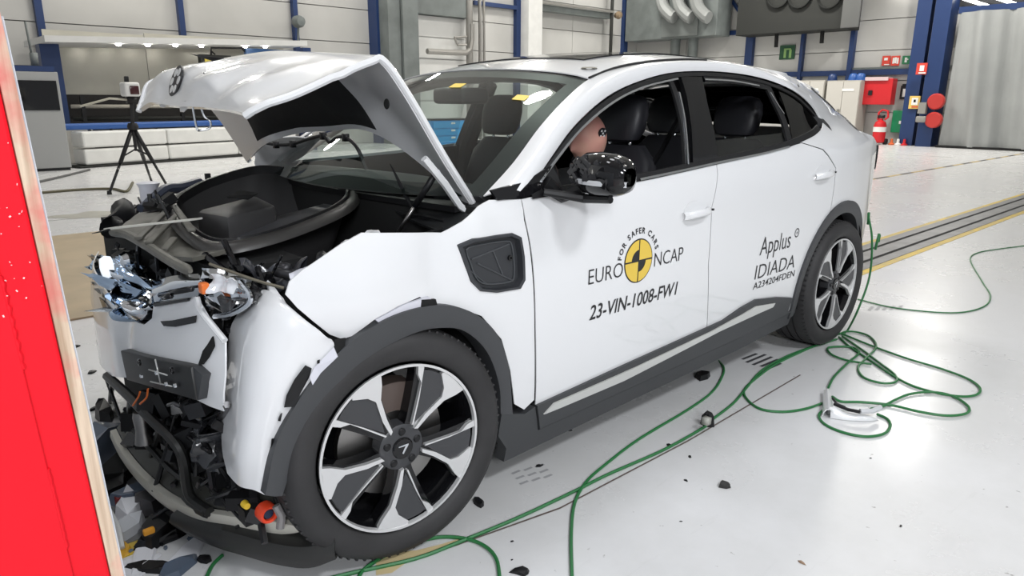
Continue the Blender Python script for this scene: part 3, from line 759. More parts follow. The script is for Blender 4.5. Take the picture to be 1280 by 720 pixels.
mb = MB(); mb.tube([(c0.x+.0, c0.y+.10, c0.z-.055), (c0.x-.03, c0.y+.16, c0.z-.085), (sd(668, 240)[0]+.05, .06, 1.10)], [.025, .022, .03], 8)
mb.tube([(c0.x-.03, c0.y-.05, c0.z-.075), (c0.x-.01, c0.y+.08, c0.z-.085), (.60, .03, 1.075)], [.012, .016, .012], 8); mb.build('mirror_arm', BLK, mr)
panel('window_corner_trim', sds([(612, 238), (650, 228), (688, 206), (672, 236), (655, 246), (620, 250)]), on(-.008, f=S), BLKG, car, .012, .03)

# ------------------------------------------------------------------ dummy at the wheel
def make_dummy():
    bm = bmesh.new()
    J = {}
    hx, hy, hz = 1.365, .52, 1.205
    nodes = [('pel', (1.36, .54, .64), .15), ('wst', (1.39, .54, .78), .14), ('chs', (1.40, .54, .93), .165), ('nek', (1.40, .53, 1.07), .06),
             ('shl', (1.38, .36, .99), .07), ('ell', (1.06, .33, .82), .05), ('hal', (.99, .42, 1.0), .035),
             ('shr', (1.38, .72, .99), .07), ('elr', (1.06, .76, .82), .05), ('har', (.99, .66, 1.0), .035),
             ('knl', (.93, .44, .72), .075), ('anl', (.72, .44, .42), .055), ('knr', (.93, .64, .72), .075), ('anr', (.72, .64, .42), .055)]
    for n, p, r in nodes: J[n] = (bm.verts.new(p), r)
    for a, b in (('pel', 'wst'), ('wst', 'chs'), ('chs', 'nek'), ('chs', 'shl'), ('shl', 'ell'), ('ell', 'hal'), ('chs', 'shr'), ('shr', 'elr'), ('elr', 'har'), ('pel', 'knl'), ('knl', 'anl'), ('pel', 'knr'), ('knr', 'anr')):
        bm.edges.new((J[a][0], J[b][0]))
    me = bpy.data.meshes.new('crash_test_dummy'); bm.verts.index_update(); order = list(J.values()); bm.to_mesh(me); bm.free()
    o = bpy.data.objects.new('crash_test_dummy', me); COL.objects.link(o)
    o.modifiers.new('Skin', 'SKIN'); sv = me.skin_vertices[0].data
    for i, (_, r) in enumerate(order): sv[i].radius = (r, r)
    sv[0].use_root = True
    sub = o.modifiers.new('Sub', 'SUBSURF'); sub.levels = 2; sub.render_levels = 2
    dg = bpy.context.evaluated_depsgraph_get(); bme = bpy.data.meshes.new_from_object(o.evaluated_get(dg)); o.modifiers.clear()
    vs = [v.co.copy() for v in bme.vertices]; fs = [tuple(p.vertices) for p in bme.polygons]; nb = len(fs)
    # head: ellipsoid shaped with brow, nose, chin; faces -X, tipped forward
    n0 = len(vs); nu, nv = 28, 20
    for i in range(nv+1):
        th = PI*i/nv
        for j in range(nu):
            ph = 2*PI*j/nu; x, y, z = math.sin(th)*math.cos(ph), math.sin(th)*math.sin(ph), math.cos(th)
            px, py, pz = x*.098, y*.076, z*.118
            if z < 0: px *= 1-.10*z*z; py *= 1-.25*z*z
            if x < 0:
                f_ = -x
                px -= .022*math.exp(-(y/.16)**2-((z+.12)/.16)**2)            # nose
                px -= .010*math.exp(-(y/.35)**2-((z+.75)/.18)**2)            # chin
                px += .008*math.exp(-((abs(y)-.38)/.2)**2-((z-.06)/.13)**2)   # eye sockets
                px += .004*math.exp(-(y/.3)**2-((z+.45)/.05)**2)              # mouth
            py += math.copysign(.012, y)*math.exp(-((x-.1)/.14)**2-((z+.02)/.22)**2)*(abs(y) > .5)  # ears
            v = Matrix.Rotation(R(-16), 3, 'Y') @ Vector((px, py, pz)); vs.append(v+Vector((hx, hy, hz)))
    for i in range(nv):
        for j in range(nu): j2 = (j+1) % nu; fs.append((n0+i*nu+j, n0+i*nu+j2, n0+(i+1)*nu+j2, n0+(i+1)*nu+j))
    bpy.data.objects.remove(o)
    d = mesh('crash_test_dummy', vs, fs, [mat('dummy_suit_dark', (.02, .02, .022), .8), mat('dummy_vinyl_skin', (.72, .33, .28), .45, nscale=9, namt=.3, col2=(.74, .42, .32))], None)
    for k, p in enumerate(d.data.polygons): p.material_index = 1 if k >= nb else 0
    tag(d, 'pinkish crash test dummy leaning forward in the driver seat, round target on its head', 'dummy')
    # target sticker on the temple
    c = Vector((hx+.008, hy-.078, hz+.025)); rot = Matrix.Rotation(R(12), 3, 'X')
    st = MB().lathe([(.0, -.003), (.024, -.003), (.024, .004)], n=24); st.v = [tuple(c+rot @ Vector(v)) for v in st.v]
    s = st.build('target_sticker', INK, d)
    mb = MB()
    for u, v in ((0, 0), (.011, .011), (-.011, .011), (.011, -.011), (-.011, -.011)):
        q = MB().lathe([(.0, -.0045), (.0048, -.0045), (.0048, 0)], (u, 0, v), n=12); mb.add([c+rot @ Vector(t) for t in q.v], q.f)
    mb.build('target_dot', mat('dot_white', (.8, .8, .8), .5), s)
    return d
make_dummy()
# ------------------------------------------------------------------ crushed nose
def V3(l, y): return at(*l, y=y)
def fbm(p, s, o=3):
    v = Vector(p)*s; a = 0; k = 1
    for i in range(o): a += noise.noise(v)*k; v = v*2.1+Vector((7, 3, 1)); k *= .5
    return a
# bonnet: buckled into a tent over the cowl
HB = [
 [V3((306, 141), .30), V3((284, 137), .5), V3((255, 134), .75), V3((230, 133), .95), V3((208, 131), 1.2), V3((188, 128), 1.42), V3((173, 137), 1.6)],
 [V3((318, 134), .28), V3((292, 124), .5), V3((262, 116), .75), V3((236, 117), .95), V3((215, 115), 1.2), V3((196, 110), 1.42), V3((179, 118), 1.62)],
 [V3((345, 121), .25), V3((318, 106), .5), V3((272, 99), .75), V3((245, 94), .95), V3((224, 90), 1.2), V3((205, 92), 1.42), V3((186, 99), 1.64)],
 [V3((400, 99), .22), V3((362, 86), .5), V3((325, 78), .75), V3((292, 77), .95), V3((262, 79), 1.2), V3((235, 84), 1.42), V3((205, 95), 1.65)],
 [V3((462, 74), .2), V3((418, 67), .5), V3((376, 64.5), .75), V3((340, 63.5), .95), V3((300, 69), 1.2), V3((265, 77), 1.42), V3((228, 90), 1.66)],
 [V3((480, 73), .19), V3((432, 72), .5), V3((390, 72), .75), V3((352, 72), .95), V3((312, 76), 1.2), V3((278, 83), 1.42), V3((240, 96), 1.67)],
 [V3((512, 118), .19), V3((458, 100), .5), V3((412, 98), .75), V3((372, 98), .95), V3((330, 102), 1.2), V3((294, 110), 1.42), V3((258, 122), 1.68)],
 [V3((555, 192), .19), V3((485, 132), .48), V3((438, 128), .72), V3((398, 128), .95), V3((356, 132), 1.2), V3((318, 140), 1.42), V3((284, 156), 1.69)],
 [V3((599, 262), .19), V3((515, 190), .44), V3((462, 160), .68), V3((420, 160), .95), V3((376, 164), 1.2), V3((336, 178), 1.42), V3((312, 200), 1.68)]]
HG = surf(HB, 5, 5)
for i, r in enumerate(HG):
    for j, p in enumerate(r):
        if 2 < i < 18: p += Vector((.3, 0, 1))*(.012*fbm(p, 5)+.014*math.sin(p.y*19+p.x*9)*math.exp(-((p.x+.12)/.12)**2))
bon = empty('bonnet', (0, 0, 0), car)
gridmesh('bonnet_skin', HG, PAINT, bon, .018, ang=60)
# rolled edges left and right
for col in (0, -1):
    MB().tube([r[col]+Vector((0, 0, -.008)) for r in HG], .011, 8).build('bonnet_hem', PAINT, bon)
def lower(g, d, i0, i1, j0, j1):
    out = []
    for i in range(i0, i1):
        row = []
        for j in range(j0, j1):
            du = g[i][min(j+1, len(g[0])-1)]-g[i][max(j-1, 0)]; dv = g[min(i+1, len(g)-1)][j]-g[max(i-1, 0)][j]
            n = du.cross(dv).normalized()
            row.append(g[i][j]+n*d(i, j))
        out.append(row)
    return out
hw = len(HG[0]); hh = len(HG)
def dpt(i, j): return .020+(.026*max(0, min(1, (j-8)/3, (hw-5-j)/3, (i-4)/4, (hh-2-i)/3))+.004*noise.noise(Vector((i*.5, j*.5, 0))))*max(0, min(1, (abs(i-22.5)-3)/6))
ins_pad = gridmesh('bonnet_insulation', lower(HG, dpt, 4, hh-1, 8, hw-4), mat('insulation_black', (.010, .010, .011), .8, bump=.35, bscale=14), bon, .006, up=(0, 0, -1), ang=60)
# oval holes and stiffening ribs in the inner frame
for (px, py, yy) in ((484, 130, .26),):
    c = V3((px, py), yy); MB().lathe([(0, 0), (.012, .0), (.016, .003)], (0, 0, 0), axis='x', n=18).build('frame_hole', MATT, bon).location = c+Vector((-.005, 0, 0))
# hinge arm
MB().tube([V3((530, 198), .2), V3((556, 230), .2), V3((575, 258), .2), V3((590, 268), .18)], [.012, .013, .012, .010], 6).build('hinge_arm', PAINT, bon)
# seal with clips hanging along the far edge
sp = [V3((304, 166), 1.6), V3((318, 175), 1.56), V3((345, 181), 1.46), V3((366, 180), 1.36), V3((385, 174), 1.25), V3((404, 170), 1.12), V3((412, 178), 1.08), V3((421, 172), 1.02), V3((432, 172), .95), V3((446, 184), .88), V3((458, 212), .85)]
MB().tube(cr([tuple(p) for p in sp], 5), .0075, 6).build('bonnet_seal', BLK, bon)
for p in (sp[1], sp[2], sp[3], sp[5], sp[8]): MB().box(p, (.02, .025, .03)).build('seal_clip', BLK, bon)
# crumpled inner wing below the far edge
rg = surf([[V3((300, 163), 1.66), V3((330, 168), 1.6), V3((375, 172), 1.45), V3((415, 172), 1.3)], [V3((308, 176), 1.68), V3((332, 182), 1.66), V3((368, 184), 1.55), V3((398, 178), 1.45)], [V3((318, 192), 1.7), V3((336, 197), 1.7), V3((356, 195), 1.66), V3((374, 186), 1.6)], [V3((322, 206), 1.72), V3((335, 212), 1.72), V3((346, 206), 1.7), V3((358, 196), 1.68)]], 5, 5)
for r in rg:
    for p in r: p += Vector((1, 0, .4))*.02*fbm(p, 9)
gridmesh('inner_wing_crumple', rg, PAINT, car, .004, up=(-1, 0, 0), ang=60)
# latch loop
c = V3((240, 136), .85)
lp = [V3((241, 134), .80), V3((246, 160), .80), V3((251, 163), .80), V3((262, 160), .79), V3((263, 152), .79), V3((256, 146), .79), V3((252, 136), .79)]
MB().tube(cr([tuple(p) for p in lp], 4), .0035, 6).build('bonnet_latch_loop', CHROME, bon)
# round emblem on the bonnet nose: black oval with pale windows
du = (V3((228, 90), 1.0)-V3((214, 112), 1.0)).normalized()
ec = max(((p-CAM).normalized().dot(ray(220, 101).normalized()), i, j) for i, r in enumerate(HG) for j, p in enumerate(r))
i, j = min(max(ec[1], 1), hh-2), ec[2]; eu = (HG[i][j+1]-HG[i][j-1]).normalized(); ev = (HG[i+1][j]-HG[i-1][j]).normalized(); en = eu.cross(ev); en = en if en.dot(CAM-HG[i][j]) > 0 else -en
eo = HG[i][j]+en*.006
EM = lambda u, v, h: eo+eu*(u*.94+v*.34)+ev*(v*.94-u*.34)+en*h
emb = MB().prism([(.085*math.cos(2*PI*k/28), .05*math.sin(2*PI*k/28)) for k in range(28)], -.005, .001, EM).build('bonnet_emblem', INK, bon, smooth=False)
for k in range(6):
    a = 2*PI*k/6+.5; u, v = .053*math.cos(a), .031*math.sin(a)
    MB().prism([(u+.023*math.cos(2*PI*q/12), v+.0135*math.sin(2*PI*q/12)) for q in range(12)], .001, .002, EM).build('emblem_window', PAINT, emb, smooth=False)

# cowl, scuttle and struts under the bonnet
g = surf([[V3((420, 232), 1.2), V3((470, 252), .7), V3((540, 285), .25), V3((590, 288), .12)], [V3((440, 225), 1.25), V3((490, 238), .75), V3((560, 262), .28), V3((605, 262), .12)], [(.36, 1.3, 1.04), (.32, .8, 1.045), (.42, .3, 1.05), (.46, .14, 1.055)]], 5, 4)
gridmesh('scuttle_panel', g, mat('scuttle_dark', (.016, .017, .018), .5), car, .01)
gridmesh('scuttle_wall', surf([[(.36, 1.75, .62), (.30, .95, .62), (.36, .15, .62)], [(.36, 1.75, .85), (.30, .95, .85), (.36, .15, .85)], [(.38, 1.75, 1.03), (.31, .95, 1.04), (.40, .15, 1.03)]], 5, 4), MATT, car, .01, up=(-1, 0, 0))
st = empty('bonnet_strut', (0, 0, 0), car)
a, b = V3((497, 291), .34), V3((545, 216), .22); m_ = a.lerp(b, .45)
MB().tube([a, m_], .006, 8).build('strut_rod', STEEL, st); MB().tube([m_, b], .011, 8).build('strut_cylinder', BLK, st)
MB().lathe([(0, -.012), (.012, -.008), (.012, .008), (0, .012)], tuple(b), n=10).build('strut_socket', PAINT_IN, st)
MB().tube([V3((527, 282), .38), V3((505, 240), .45), V3((488, 205), .5)], [.004, .009, .002], 6).build('wiper_arm', BLK, car)
MB().tube([V3((555, 276), .2), V3((530, 270), .3), V3((505, 268), .42)], .006, 6).build('wiper_link', BLK, car)

# frunk tub ------------------------------------------------------------
rim = [((215, 254), 1.25), ((232, 240), 1.35), ((268, 224), 1.42), ((325, 210), 1.45), ((380, 215), 1.3), ((425, 226), 1.02), ((441, 240), .78), ((430, 258), .62), ((375, 283), .5), ((312, 302), .45), ((266, 306), .5), ((236, 290), .68), ((218, 270), .97)]
rim3 = [Vector(p) for p in cr([tuple(V3(p, y)) for p, y in rim], 5, True)]
rc = sum(rim3, Vector())/len(rim3)
fr_ = empty('front_luggage_tub', (0, 0, 0), car)
def loop(k, dz): return [Vector((rc.x+(p.x-rc.x)*k, rc.y+(p.y-rc.y)*k, p.z+dz)) for p in rim3+rim3[:1]]
gridmesh('tub_rim', [loop(1.07, -.02), loop(1.05, .004), loop(1.0, .012), loop(.96, .004), loop(.945, -.02)], mat('tub_rim_plastic', (.038, .036, .034), .36), fr_, ang=80)
gridmesh('tub_seal', [loop(.955, .0), loop(.95, .014), loop(.93, .014), loop(.92, -.03)], BLK, fr_, ang=80)
gridmesh('tub_wall', [loop(.93, -.01), loop(.88, -.08), loop(.80, -.16), loop(.72, -.22), loop(.35, -.24), loop(.02, -.24)], mat('tub_plastic', (.032, .031, .032), .5, bump=.05, bscale=300), fr_, ang=50)
bx = V3((268, 262), .85)
mb = MB(); T = [V3((243, 251), .95), V3((282, 256), .62), V3((345, 243), .75), V3((320, 232), 1.05)]
T = [p+Vector((0, 0, -.035)) for p in T]; mb.hexa([p+Vector((0, 0, -.14)) for p in T]+T); mb.build('tub_step', mat('tub_plastic_light', (.042, .041, .042), .45), fr_, bevel=.02)
T = [V3((284, 247), .9), V3((300, 238), 1.0), V3((322, 242), .95), V3((310, 249), .85)]
MB().hexa([p+Vector((0, 0, -.002)) for p in T]+[p+Vector((0, 0, .003)) for p in T]).build('tub_latch_slot', MATT, fr_)
T = [V3((268, 298), .56), V3((335, 285), .60), V3((428, 252), .74), V3((405, 258), .86), V3((330, 272), .80), V3((285, 285), .70)]
pl_ = panel('tub_pocket', [(p.x, p.y) for p in T], lambda x, y: (x, y, .925+(x+.3)*.1), mat('tub_pocket_blue_grey', (.045, .046, .052), .4), fr_, .01, .05, tdir=(0, 0, -1))

# slam-panel cover and struts in front of the tub ---------------------------
OLV = mat('dusty_dark_plastic', (.135, .13, .11), .5, nscale=14, namt=.35)
cz = lambda x, y: (x, y, .928+(x+.42)*.13+.012*math.sin(7*y)+.01*noise.noise(Vector((x*8, y*8, 0))))
cov = empty('slam_panel_cover', (0, 0, 0), car)
co_ = [at(*p, z=zz) for p, zz in (((148, 289), .93), ((170, 303), .92), ((205, 322), .91), ((242, 338), .90), ((275, 327), .91), ((337, 305), .93), ((360, 292), .945), ((312, 303), .945), ((266, 307), .94), ((234, 291), .95), ((214, 270), .97), ((208, 256), .98), ((175, 258), .97))]
panel('cover_plate', [(p.x, p.y) for p in co_], cz, OLV, cov, .012, .05, tdir=(0, 0, -1))
bar = [at(*p, z=.945) for p in ((141, 290), (160, 294), (185, 308), (215, 327), (238, 339))]
MB().tube(cr([tuple(p) for p in bar], 5), [.014]*20+[.006], 10).build('cover_front_roll', OLV, cov)
for a, b, z0 in (((186, 306), (222, 270), .975), ((205, 315), (218, 300), .955), ((173, 300), (212, 262), .98), ((214, 254), (240, 290), .99)):
    p, q = at(*a, z=z0-.02), at(*b, z=z0); d = (q-p); n = Vector((-d.y, d.x, 0)).normalized()*.011
    mb = MB(); mb.hexa([p-n, p+n, q+n, q-n]+[t+Vector((0, 0, .01)) for t in (p-n, p+n, q+n, q-n)]); mb.build('cover_brace', OLV, cov, bevel=.003)
p, q = at(137, 287, z=1.0), at(246, 275, z=1.0); n = Vector((.016, .004, 0))
MB().hexa([p-n, p+n, q+n*1.2, q-n*1.2]+[t+Vector((0, 0, .006)) for t in (p-n, p+n, q+n*1.2, q-n*1.2)]).build('torn_trim_strip', mat('pale_trim', (.55, .55, .50), .4), car, smooth=False)
MB().tube([at(115, 292, z=1.0), p], [.001, .004], 6).build('torn_trim_tip', BLK, car)
# rolled end of the cover, far corner
c = V3((145, 275), 1.3)
g = []
for k in range(9):
    t = k/8; p = V3((140, 284), 1.3).lerp(V3((152, 262), 1.42), t)
    g.append([p+Vector((.05*math.cos(2*PI*q/12)+.02*math.sin(3*t), .03*math.cos(2*PI*q/12), .042*math.sin(2*PI*q/12))) for q in range(13)])
gridmesh('cover_end', g, BLK, cov, up=(-1, 0, 0))
MB().tube(cr([tuple(V3(p, y)) for p, y in (((178, 262), 1.35), ((205, 238), 1.45), ((225, 235), 1.5), ((250, 228), 1.55))], 4), .022, 8).build('coolant_hose', mat('hose_blue_grey', (.06, .07, .10), .4), car)
c = V3((187, 244), 1.55); MB().lathe([(0, .055), (.03, .055), (.045, .05), (.036, .03), (.036, -.05), (0, -.05)], tuple(c), axis='z', n=20).build('filler_neck', PAINT_IN, car)
c = V3((260, 224), 1.6); MB().box(c, (.02, .02, .05)).build('hinge_stub', BLK, car)

# bumper fascia -------------------------------------------------------------
def XF(y, z):
    return -.53+.10*((y-.9)/.7)**2+max(0, z-.62)*.25+max(0, .4-z)*.12+.012*noise.noise(Vector((y*3, z*4, 2)))+.018*math.exp(-((y-.78)/.05)**2)*(1 if z > .5 else .4)
def fq(px, py, off=0):
    x = -.5
    for i in range(40):
        p = at(px, py, x=x); x = .6*x+.4*max(-.62, min(-.25, XF(p.y, p.z)+off))
    return p
def fyz(l): return [(lambda p: (p.y, p.z))(fq(*p)) for p in l]
FS_ = lambda off=0: (lambda y, z: (XF(y, z)+off, y, z))
fas = [(1.70, .36), (1.74, .55), (1.72, .74)]+fyz([(126, 352), (140, 374), (152, 388), (166, 398), (180, 406), (190, 398), (192, 380), (210, 375), (242, 370), (250, 380), (262, 400), (281, 428), (281, 470), (279, 514), (262, 508), (246, 500), (200, 484), (158, 472), (140, 470)])
bump = empty('front_bumper', (0, 0, 0), car)
panel('bumper_skin', fas, FS_(), PAINT, bump, .005, .045, tdir=(1, 0, 0))
for nm, pts in (('bumper_slot', [(203, 401), (218, 400), (247, 394), (246, 403), (222, 408), (207, 407)]), ('bumper_slot', [(126, 371), (132, 376), (143, 389), (141, 392), (131, 384)]), ('torn_gap', [(250, 456), (256, 438), (262, 430), (268, 420), (270, 432), (263, 446), (256, 455)]), ('bumper_slot', [(193, 379), (240, 372), (238, 376), (196, 383)])):
    panel(nm, fyz(pts), FS_(-.006), BLKG if nm == 'bumper_slot' else MATT, bump, .004, .03, tdir=(1, 0, 0))
ftube_pts = [fq(*p, -.004) for p in ((246, 372), (251, 388), (264, 405), (281, 426))]
MB().tube(cr([tuple(p) for p in ftube_pts], 5), .009, 8).build('bumper_flange', PAINT, bump)
# number plate holder
ph = empty('plate_holder', (0, 0, 0), bump)
pp = [fq(*p, -.03) for p in ((150, 438), (238, 459), (245, 501), (158, 475))]
MB().hexa([p+Vector((.03, 0, 0)) for p in pp]+[Vector(p) for p in pp]).build('holder_plate', mat('holder_black', (.018, .018, .018), .4), ph, bevel=.004)
p2 = [fq(*p, -.03) for p in ((238, 459), (250, 470), (247, 487), (245, 501))]
MB().hexa([p+Vector((.03, 0, 0)) for p in p2]+[Vector(p)+Vector((.006, 0, 0)) for p in p2]).build('holder_lip', CLAD, ph)
def hp(px, py): return fq(px, py, -.034)
for a, b in (((194, 449), (201, 481)), ((186, 462), (209, 469)), ((188, 477), (215, 483))):
    MB().tube([hp(*a), hp(*b)], .0022, 6).build('score_mark', SILV, ph)
for a in ((177, 470), (219, 482), (196, 466), (208, 480)): MB().lathe([(0, -.006), (.006, -.004), (.007, .002)], tuple(hp(*a)), axis='x', n=10).build('holder_screw', CHROME, ph)
for a in ((174, 453), (215, 463)): MB().lathe([(.007, -.003), (.010, -.003), (.010, .003), (.007, .003)], tuple(hp(*a)), axis='x', n=14, closed=True).build('holder_hole', BLKG, ph)
# wrap-round corner of the bumper in front of the wheel arch
CB = [
 [V3((318, 366), .25), V3((332, 362), .17), V3((350, 372), .09), V3((368, 391), .05)],
 [V3((290, 405), .30), V3((322, 395), .12), V3((362, 396), .03), V3((406, 420), -.005)],
 [V3((284, 450), .30), V3((312, 450), .10), V3((358, 446), .02), V3((416, 438), .0)],
 [V3((280, 500), .30), V3((303, 510), .10), V3((338, 505), .035), V3((374, 496), .025)],
 [V3((277, 555), .28), V3((297, 566), .12), V3((324, 562), .065), V3((345, 555), .055)],
 [V3((284, 592), .22), V3((299, 608), .14), V3((317, 613), .095), V3((331, 619), .075)]]
CG = surf(CB, 6, 5)
for r in CG:
    for p in r: p += Vector((-.6, -.5, 0))*.006*fbm(p, 6)
gridmesh('bumper_corner', CG, PAINT, bump, .005, up=(-1, -1, 0))
def cg(px, py, lift=.006):
    q = max(((p-CAM).normalized().dot(ray(px, py).normalized()), i, j) for i, r in enumerate(CG) for j, p in enumerate(r)); p = CG[q[1]][q[2]]
    d = ray(px, py); t = (p-CAM).dot(FW)/d.dot(FW); return CAM+d*t+Vector((-.7, -.7, 0))*lift
def patch(name, pts, m, parent, lift=.004, th=.004):
    P = [cg(*p, lift) for p in pts]; n = Vector((.7, .7, 0))*th
    c = len(P); vs = P+[p+n for p in P]; return mesh(name, vs, [tuple(range(c)), tuple(range(2*c-1, c-1, -1))]+[(i, i+c, (i+1) % c+c, (i+1) % c) for i in range(c)], m, parent, smooth=False)
patch('corner_slot', [(383, 455), (391, 459), (388, 470), (377, 490), (370, 506), (357, 507), (360, 492), (370, 472)], BLK, bump, .012)
patch('corner_slot', [(350, 517), (353, 516), (351, 526), (348, 525)], BLK, bump)
patch('corner_slot', [(340, 548), (343, 548), (342, 560), (339, 559)], BLK, bump)
patch('mounting_bracket', [(418, 433), (423, 445), (402, 465), (392, 480), (388, 470), (394, 458)], PAINT_IN, bump, .008)
patch('bracket_bolt', [(398, 449), (401, 448), (401, 452), (398, 453)], MATT, bump, .012)
# bracket between wing and arch trim
wb_ = [at(*p, y=-.005) for p in ((418, 424), (432, 422), (431, 438), (424, 446), (418, 436))]
mesh('wing_gap', [tuple(p) for p in wb_], [tuple(range(5))], MATT, car, smooth=False)
wk = [at(*p, y=-.012) for p in ((470, 400), (505, 381), (536, 371), (545, 379), (527, 384), (500, 396), (476, 406))]
n_ = len(wk); mesh('wing_bracket', wk+[p+Vector((0, .01, 0)) for p in wk], [tuple(range(n_)), tuple(range(2*n_-1, n_-1, -1))]+[(i, i+n_, (i+1) % n_+n_, (i+1) % n_) for i in range(n_)], PAINT_IN, car, smooth=False)
wk = [at(*p, y=-.016) for p in ((528, 375), (545, 374), (547, 382), (527, 384))]
mesh('bracket_pad', wk+[p+Vector((0, .01, 0)) for p in wk], [(0, 1, 2, 3), (7, 6, 5, 4), (0, 4, 5, 1), (1, 5, 6, 2), (2, 6, 7, 3), (3, 7, 4, 0)], MATT, car, smooth=False)

# torn, folded metal: crumpled sheet helper
def crumple(name, pts4, m, parent, amp=.02, n=14, seed=0, thick=.003, freq=14, sharpn=30):
    a, b, c, d = [Vector(p) for p in pts4]; g = []
    nv = (b-a).cross(d-a).normalized()
    for i in range(n+1):
        row = []
        for j in range(n+1):
            u, v = j/n, i/n; p = a.lerp(b, u).lerp(d.lerp(c, u), v)
            row.append(p+nv*amp*fbm(p+Vector((seed, 0, 0)), freq, 2)*2+Vector((fbm(p+Vector((0, seed, 5)), freq), 0, fbm(p+Vector((3, 0, seed)), freq)))*amp*.5)
        g.append(row)
    return gridmesh(name, g, m, parent, thick, up=(-1, -.5, .3), ang=sharpn)
# headlamps: broken reflectors
hl_r = empty('headlamp', (0, 0, 0), car)
crumple('reflector', [fq(119, 322, .03), fq(172, 330, .05), fq(194, 402, .04), fq(150, 392, .02)], CHROMEB, hl_r, .05, 22, 3, freq=11)
crumple('reflector', [fq(150, 338, .0), fq(192, 352, .02), fq(192, 400, .02), fq(168, 398, .0)], CHROME, hl_r, .04, 18, 8, freq=12)
crumple('reflector', [fq(126, 345, -.01), fq(160, 352, -.02), fq(176, 398, -.01), fq(148, 388, -.01)], CHROMEB, hl_r, .045, 18, 41, freq=10)
crumple('reflector', [fq(140, 322, .02), fq(176, 330, .02), fq(186, 360, .0), fq(150, 352, .0)], CHROMEB, hl_r, .04, 16, 17, freq=12)
crumple('lamp_shell', [fq(116, 318, .0), fq(140, 330, .0), fq(150, 388, .0), fq(120, 360, .0)], BLKG, hl_r, .02, 12, 5)
c = fq(131, 334, -.03)
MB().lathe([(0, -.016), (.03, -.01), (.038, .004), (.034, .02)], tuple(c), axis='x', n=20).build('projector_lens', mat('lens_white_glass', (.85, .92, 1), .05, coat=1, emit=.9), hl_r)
c = fq(158, 327, -.01); MB().lathe([(0, -.02), (.02, -.012), (.026, .004), (.02, .02)], tuple(c), axis='x', n=18).build('projector_lens', CHROME, hl_r)
hl_m = empty('daytime_lamp', (0, 0, 0), car)
g = surf([[fq(192, 352, .0), fq(215, 345, -.02), fq(248, 342, -.02)], [fq(190, 364, -.02), fq(215, 358, -.04), fq(250, 354, -.04)], [fq(193, 378, .0), fq(218, 374, -.02), fq(248, 370, -.02)]], 6, 4)
gridmesh('lamp_bezel', g, CHROME, hl_m, .006, up=(-1, 0, 0))
for k, (a, b) in enumerate((((200, 369), (240, 361)), ((204, 372), (214, 370)))):
    MB().tube([fq(*a, -.045), fq(*b, -.05)], .008, 6).build('lamp_slot', BLKG, hl_m)
hl_l = empty('headlamp', (0, 0, 0), car)
g = surf([[V3((252, 335), .36), V3((285, 338), .28), V3((312, 350), .2)], [V3((250, 355), .36), V3((282, 360), .24), V3((312, 366), .16)], [V3((256, 376), .36), V3((285, 384), .25), V3((308, 376), .18)], [V3((262, 392), .38), V3((285, 392), .3), V3((302, 384), .22)]], 5, 5)
for r in g:
    for p in r: p += Vector((-.6, -.5, .2))*.03*fbm(p, 22, 2)
gridmesh('reflector', g, CHROME, hl_l, .004, up=(-1, -1, 0), ang=28)
crumple('reflector', [V3((258, 345), .26), V3((292, 350), .18), V3((288, 372), .18), V3((262, 366), .26)], mat('clear_lens', (.78, .79, .82), .06, metal=.25, coat=1), hl_l, .03, 12, 4)
c = V3((255, 360), .27); MB().box(c, (.022, .03, .03)).build('indicator_bulb', ORANGE, hl_l, bevel=.005)
crumple('lamp_shell', [V3((288, 340), .3), V3((345, 360), .18), V3((318, 384), .16), V3((270, 395), .24)], mat('lamp_housing', (.03, .03, .032), .25, coat=.5), hl_l, .03, 14, 9)
MB().tube(cr([tuple(V3(p, y)) for p, y in (((262, 330), .3), ((290, 340), .24), ((325, 352), .18), ((355, 360), .14))], 4), .0045, 6).build('lamp_rail', mat('dull_brass', (.25, .23, .18), .35, metal=.7), hl_l)
MB().tube(cr([tuple(V3(p, y)) for p, y in (((300, 352), .2), ((312, 368), .15), ((310, 380), .15), ((290, 392), .2), ((268, 396), .28))], 4), .007, 6).build('lamp_rim', CHROME, hl_l)
# torn white shards and struts at the wing's front edge
crumple('inner_wing_shard', [V3((362, 340), .16), V3((400, 322), .16), V3((392, 340), .12), V3((366, 352), .12)], PAINT_IN, car, .02, 8, 2)
crumple('inner_wing_shard', [V3((425, 300), .14), V3((470, 288), .16), V3((478, 294), .10), V3((428, 308), .08)], PAINT, car, .012, 8, 6)
crumple('inner_wing_shard', [V3((330, 372), .2), V3((345, 358), .18), V3((352, 372), .12), V3((336, 384), .12)], PAINT, car, .02, 8, 12)
for a, b, y0, y1, r in (((403, 320), (402, 330), .25, .22, .018), ((345, 340), (375, 346), .22, .16, .014), ((350, 336), (362, 338), .24, .22, .02)):
    MB().tube([V3(a, y0), V3(b, y1)], r, 10).build('suspension_bolt', mat('dark_steel', (.05, .05, .055), .35, metal=.5), car)
gridmesh('inner_wing', surf([[(-.40, .40, .55), (-.1, .32, .55), (.36, .28, .55)], [(-.40, .38, .72), (-.1, .30, .74), (.36, .26, .8)], [(-.36, .34, .86), (-.05, .26, .90), (.36, .2, .97)]], 5, 5), MATT, car, .01, up=(0, -1, 0))
crumple('crumpled_rail', [V3((300, 322), .36), V3((385, 330), .28), V3((370, 352), .2), V3((305, 345), .26)], mat('dark_blue_steel', (.035, .037, .045), .3, coat=.4), car, .04, 14, 21)

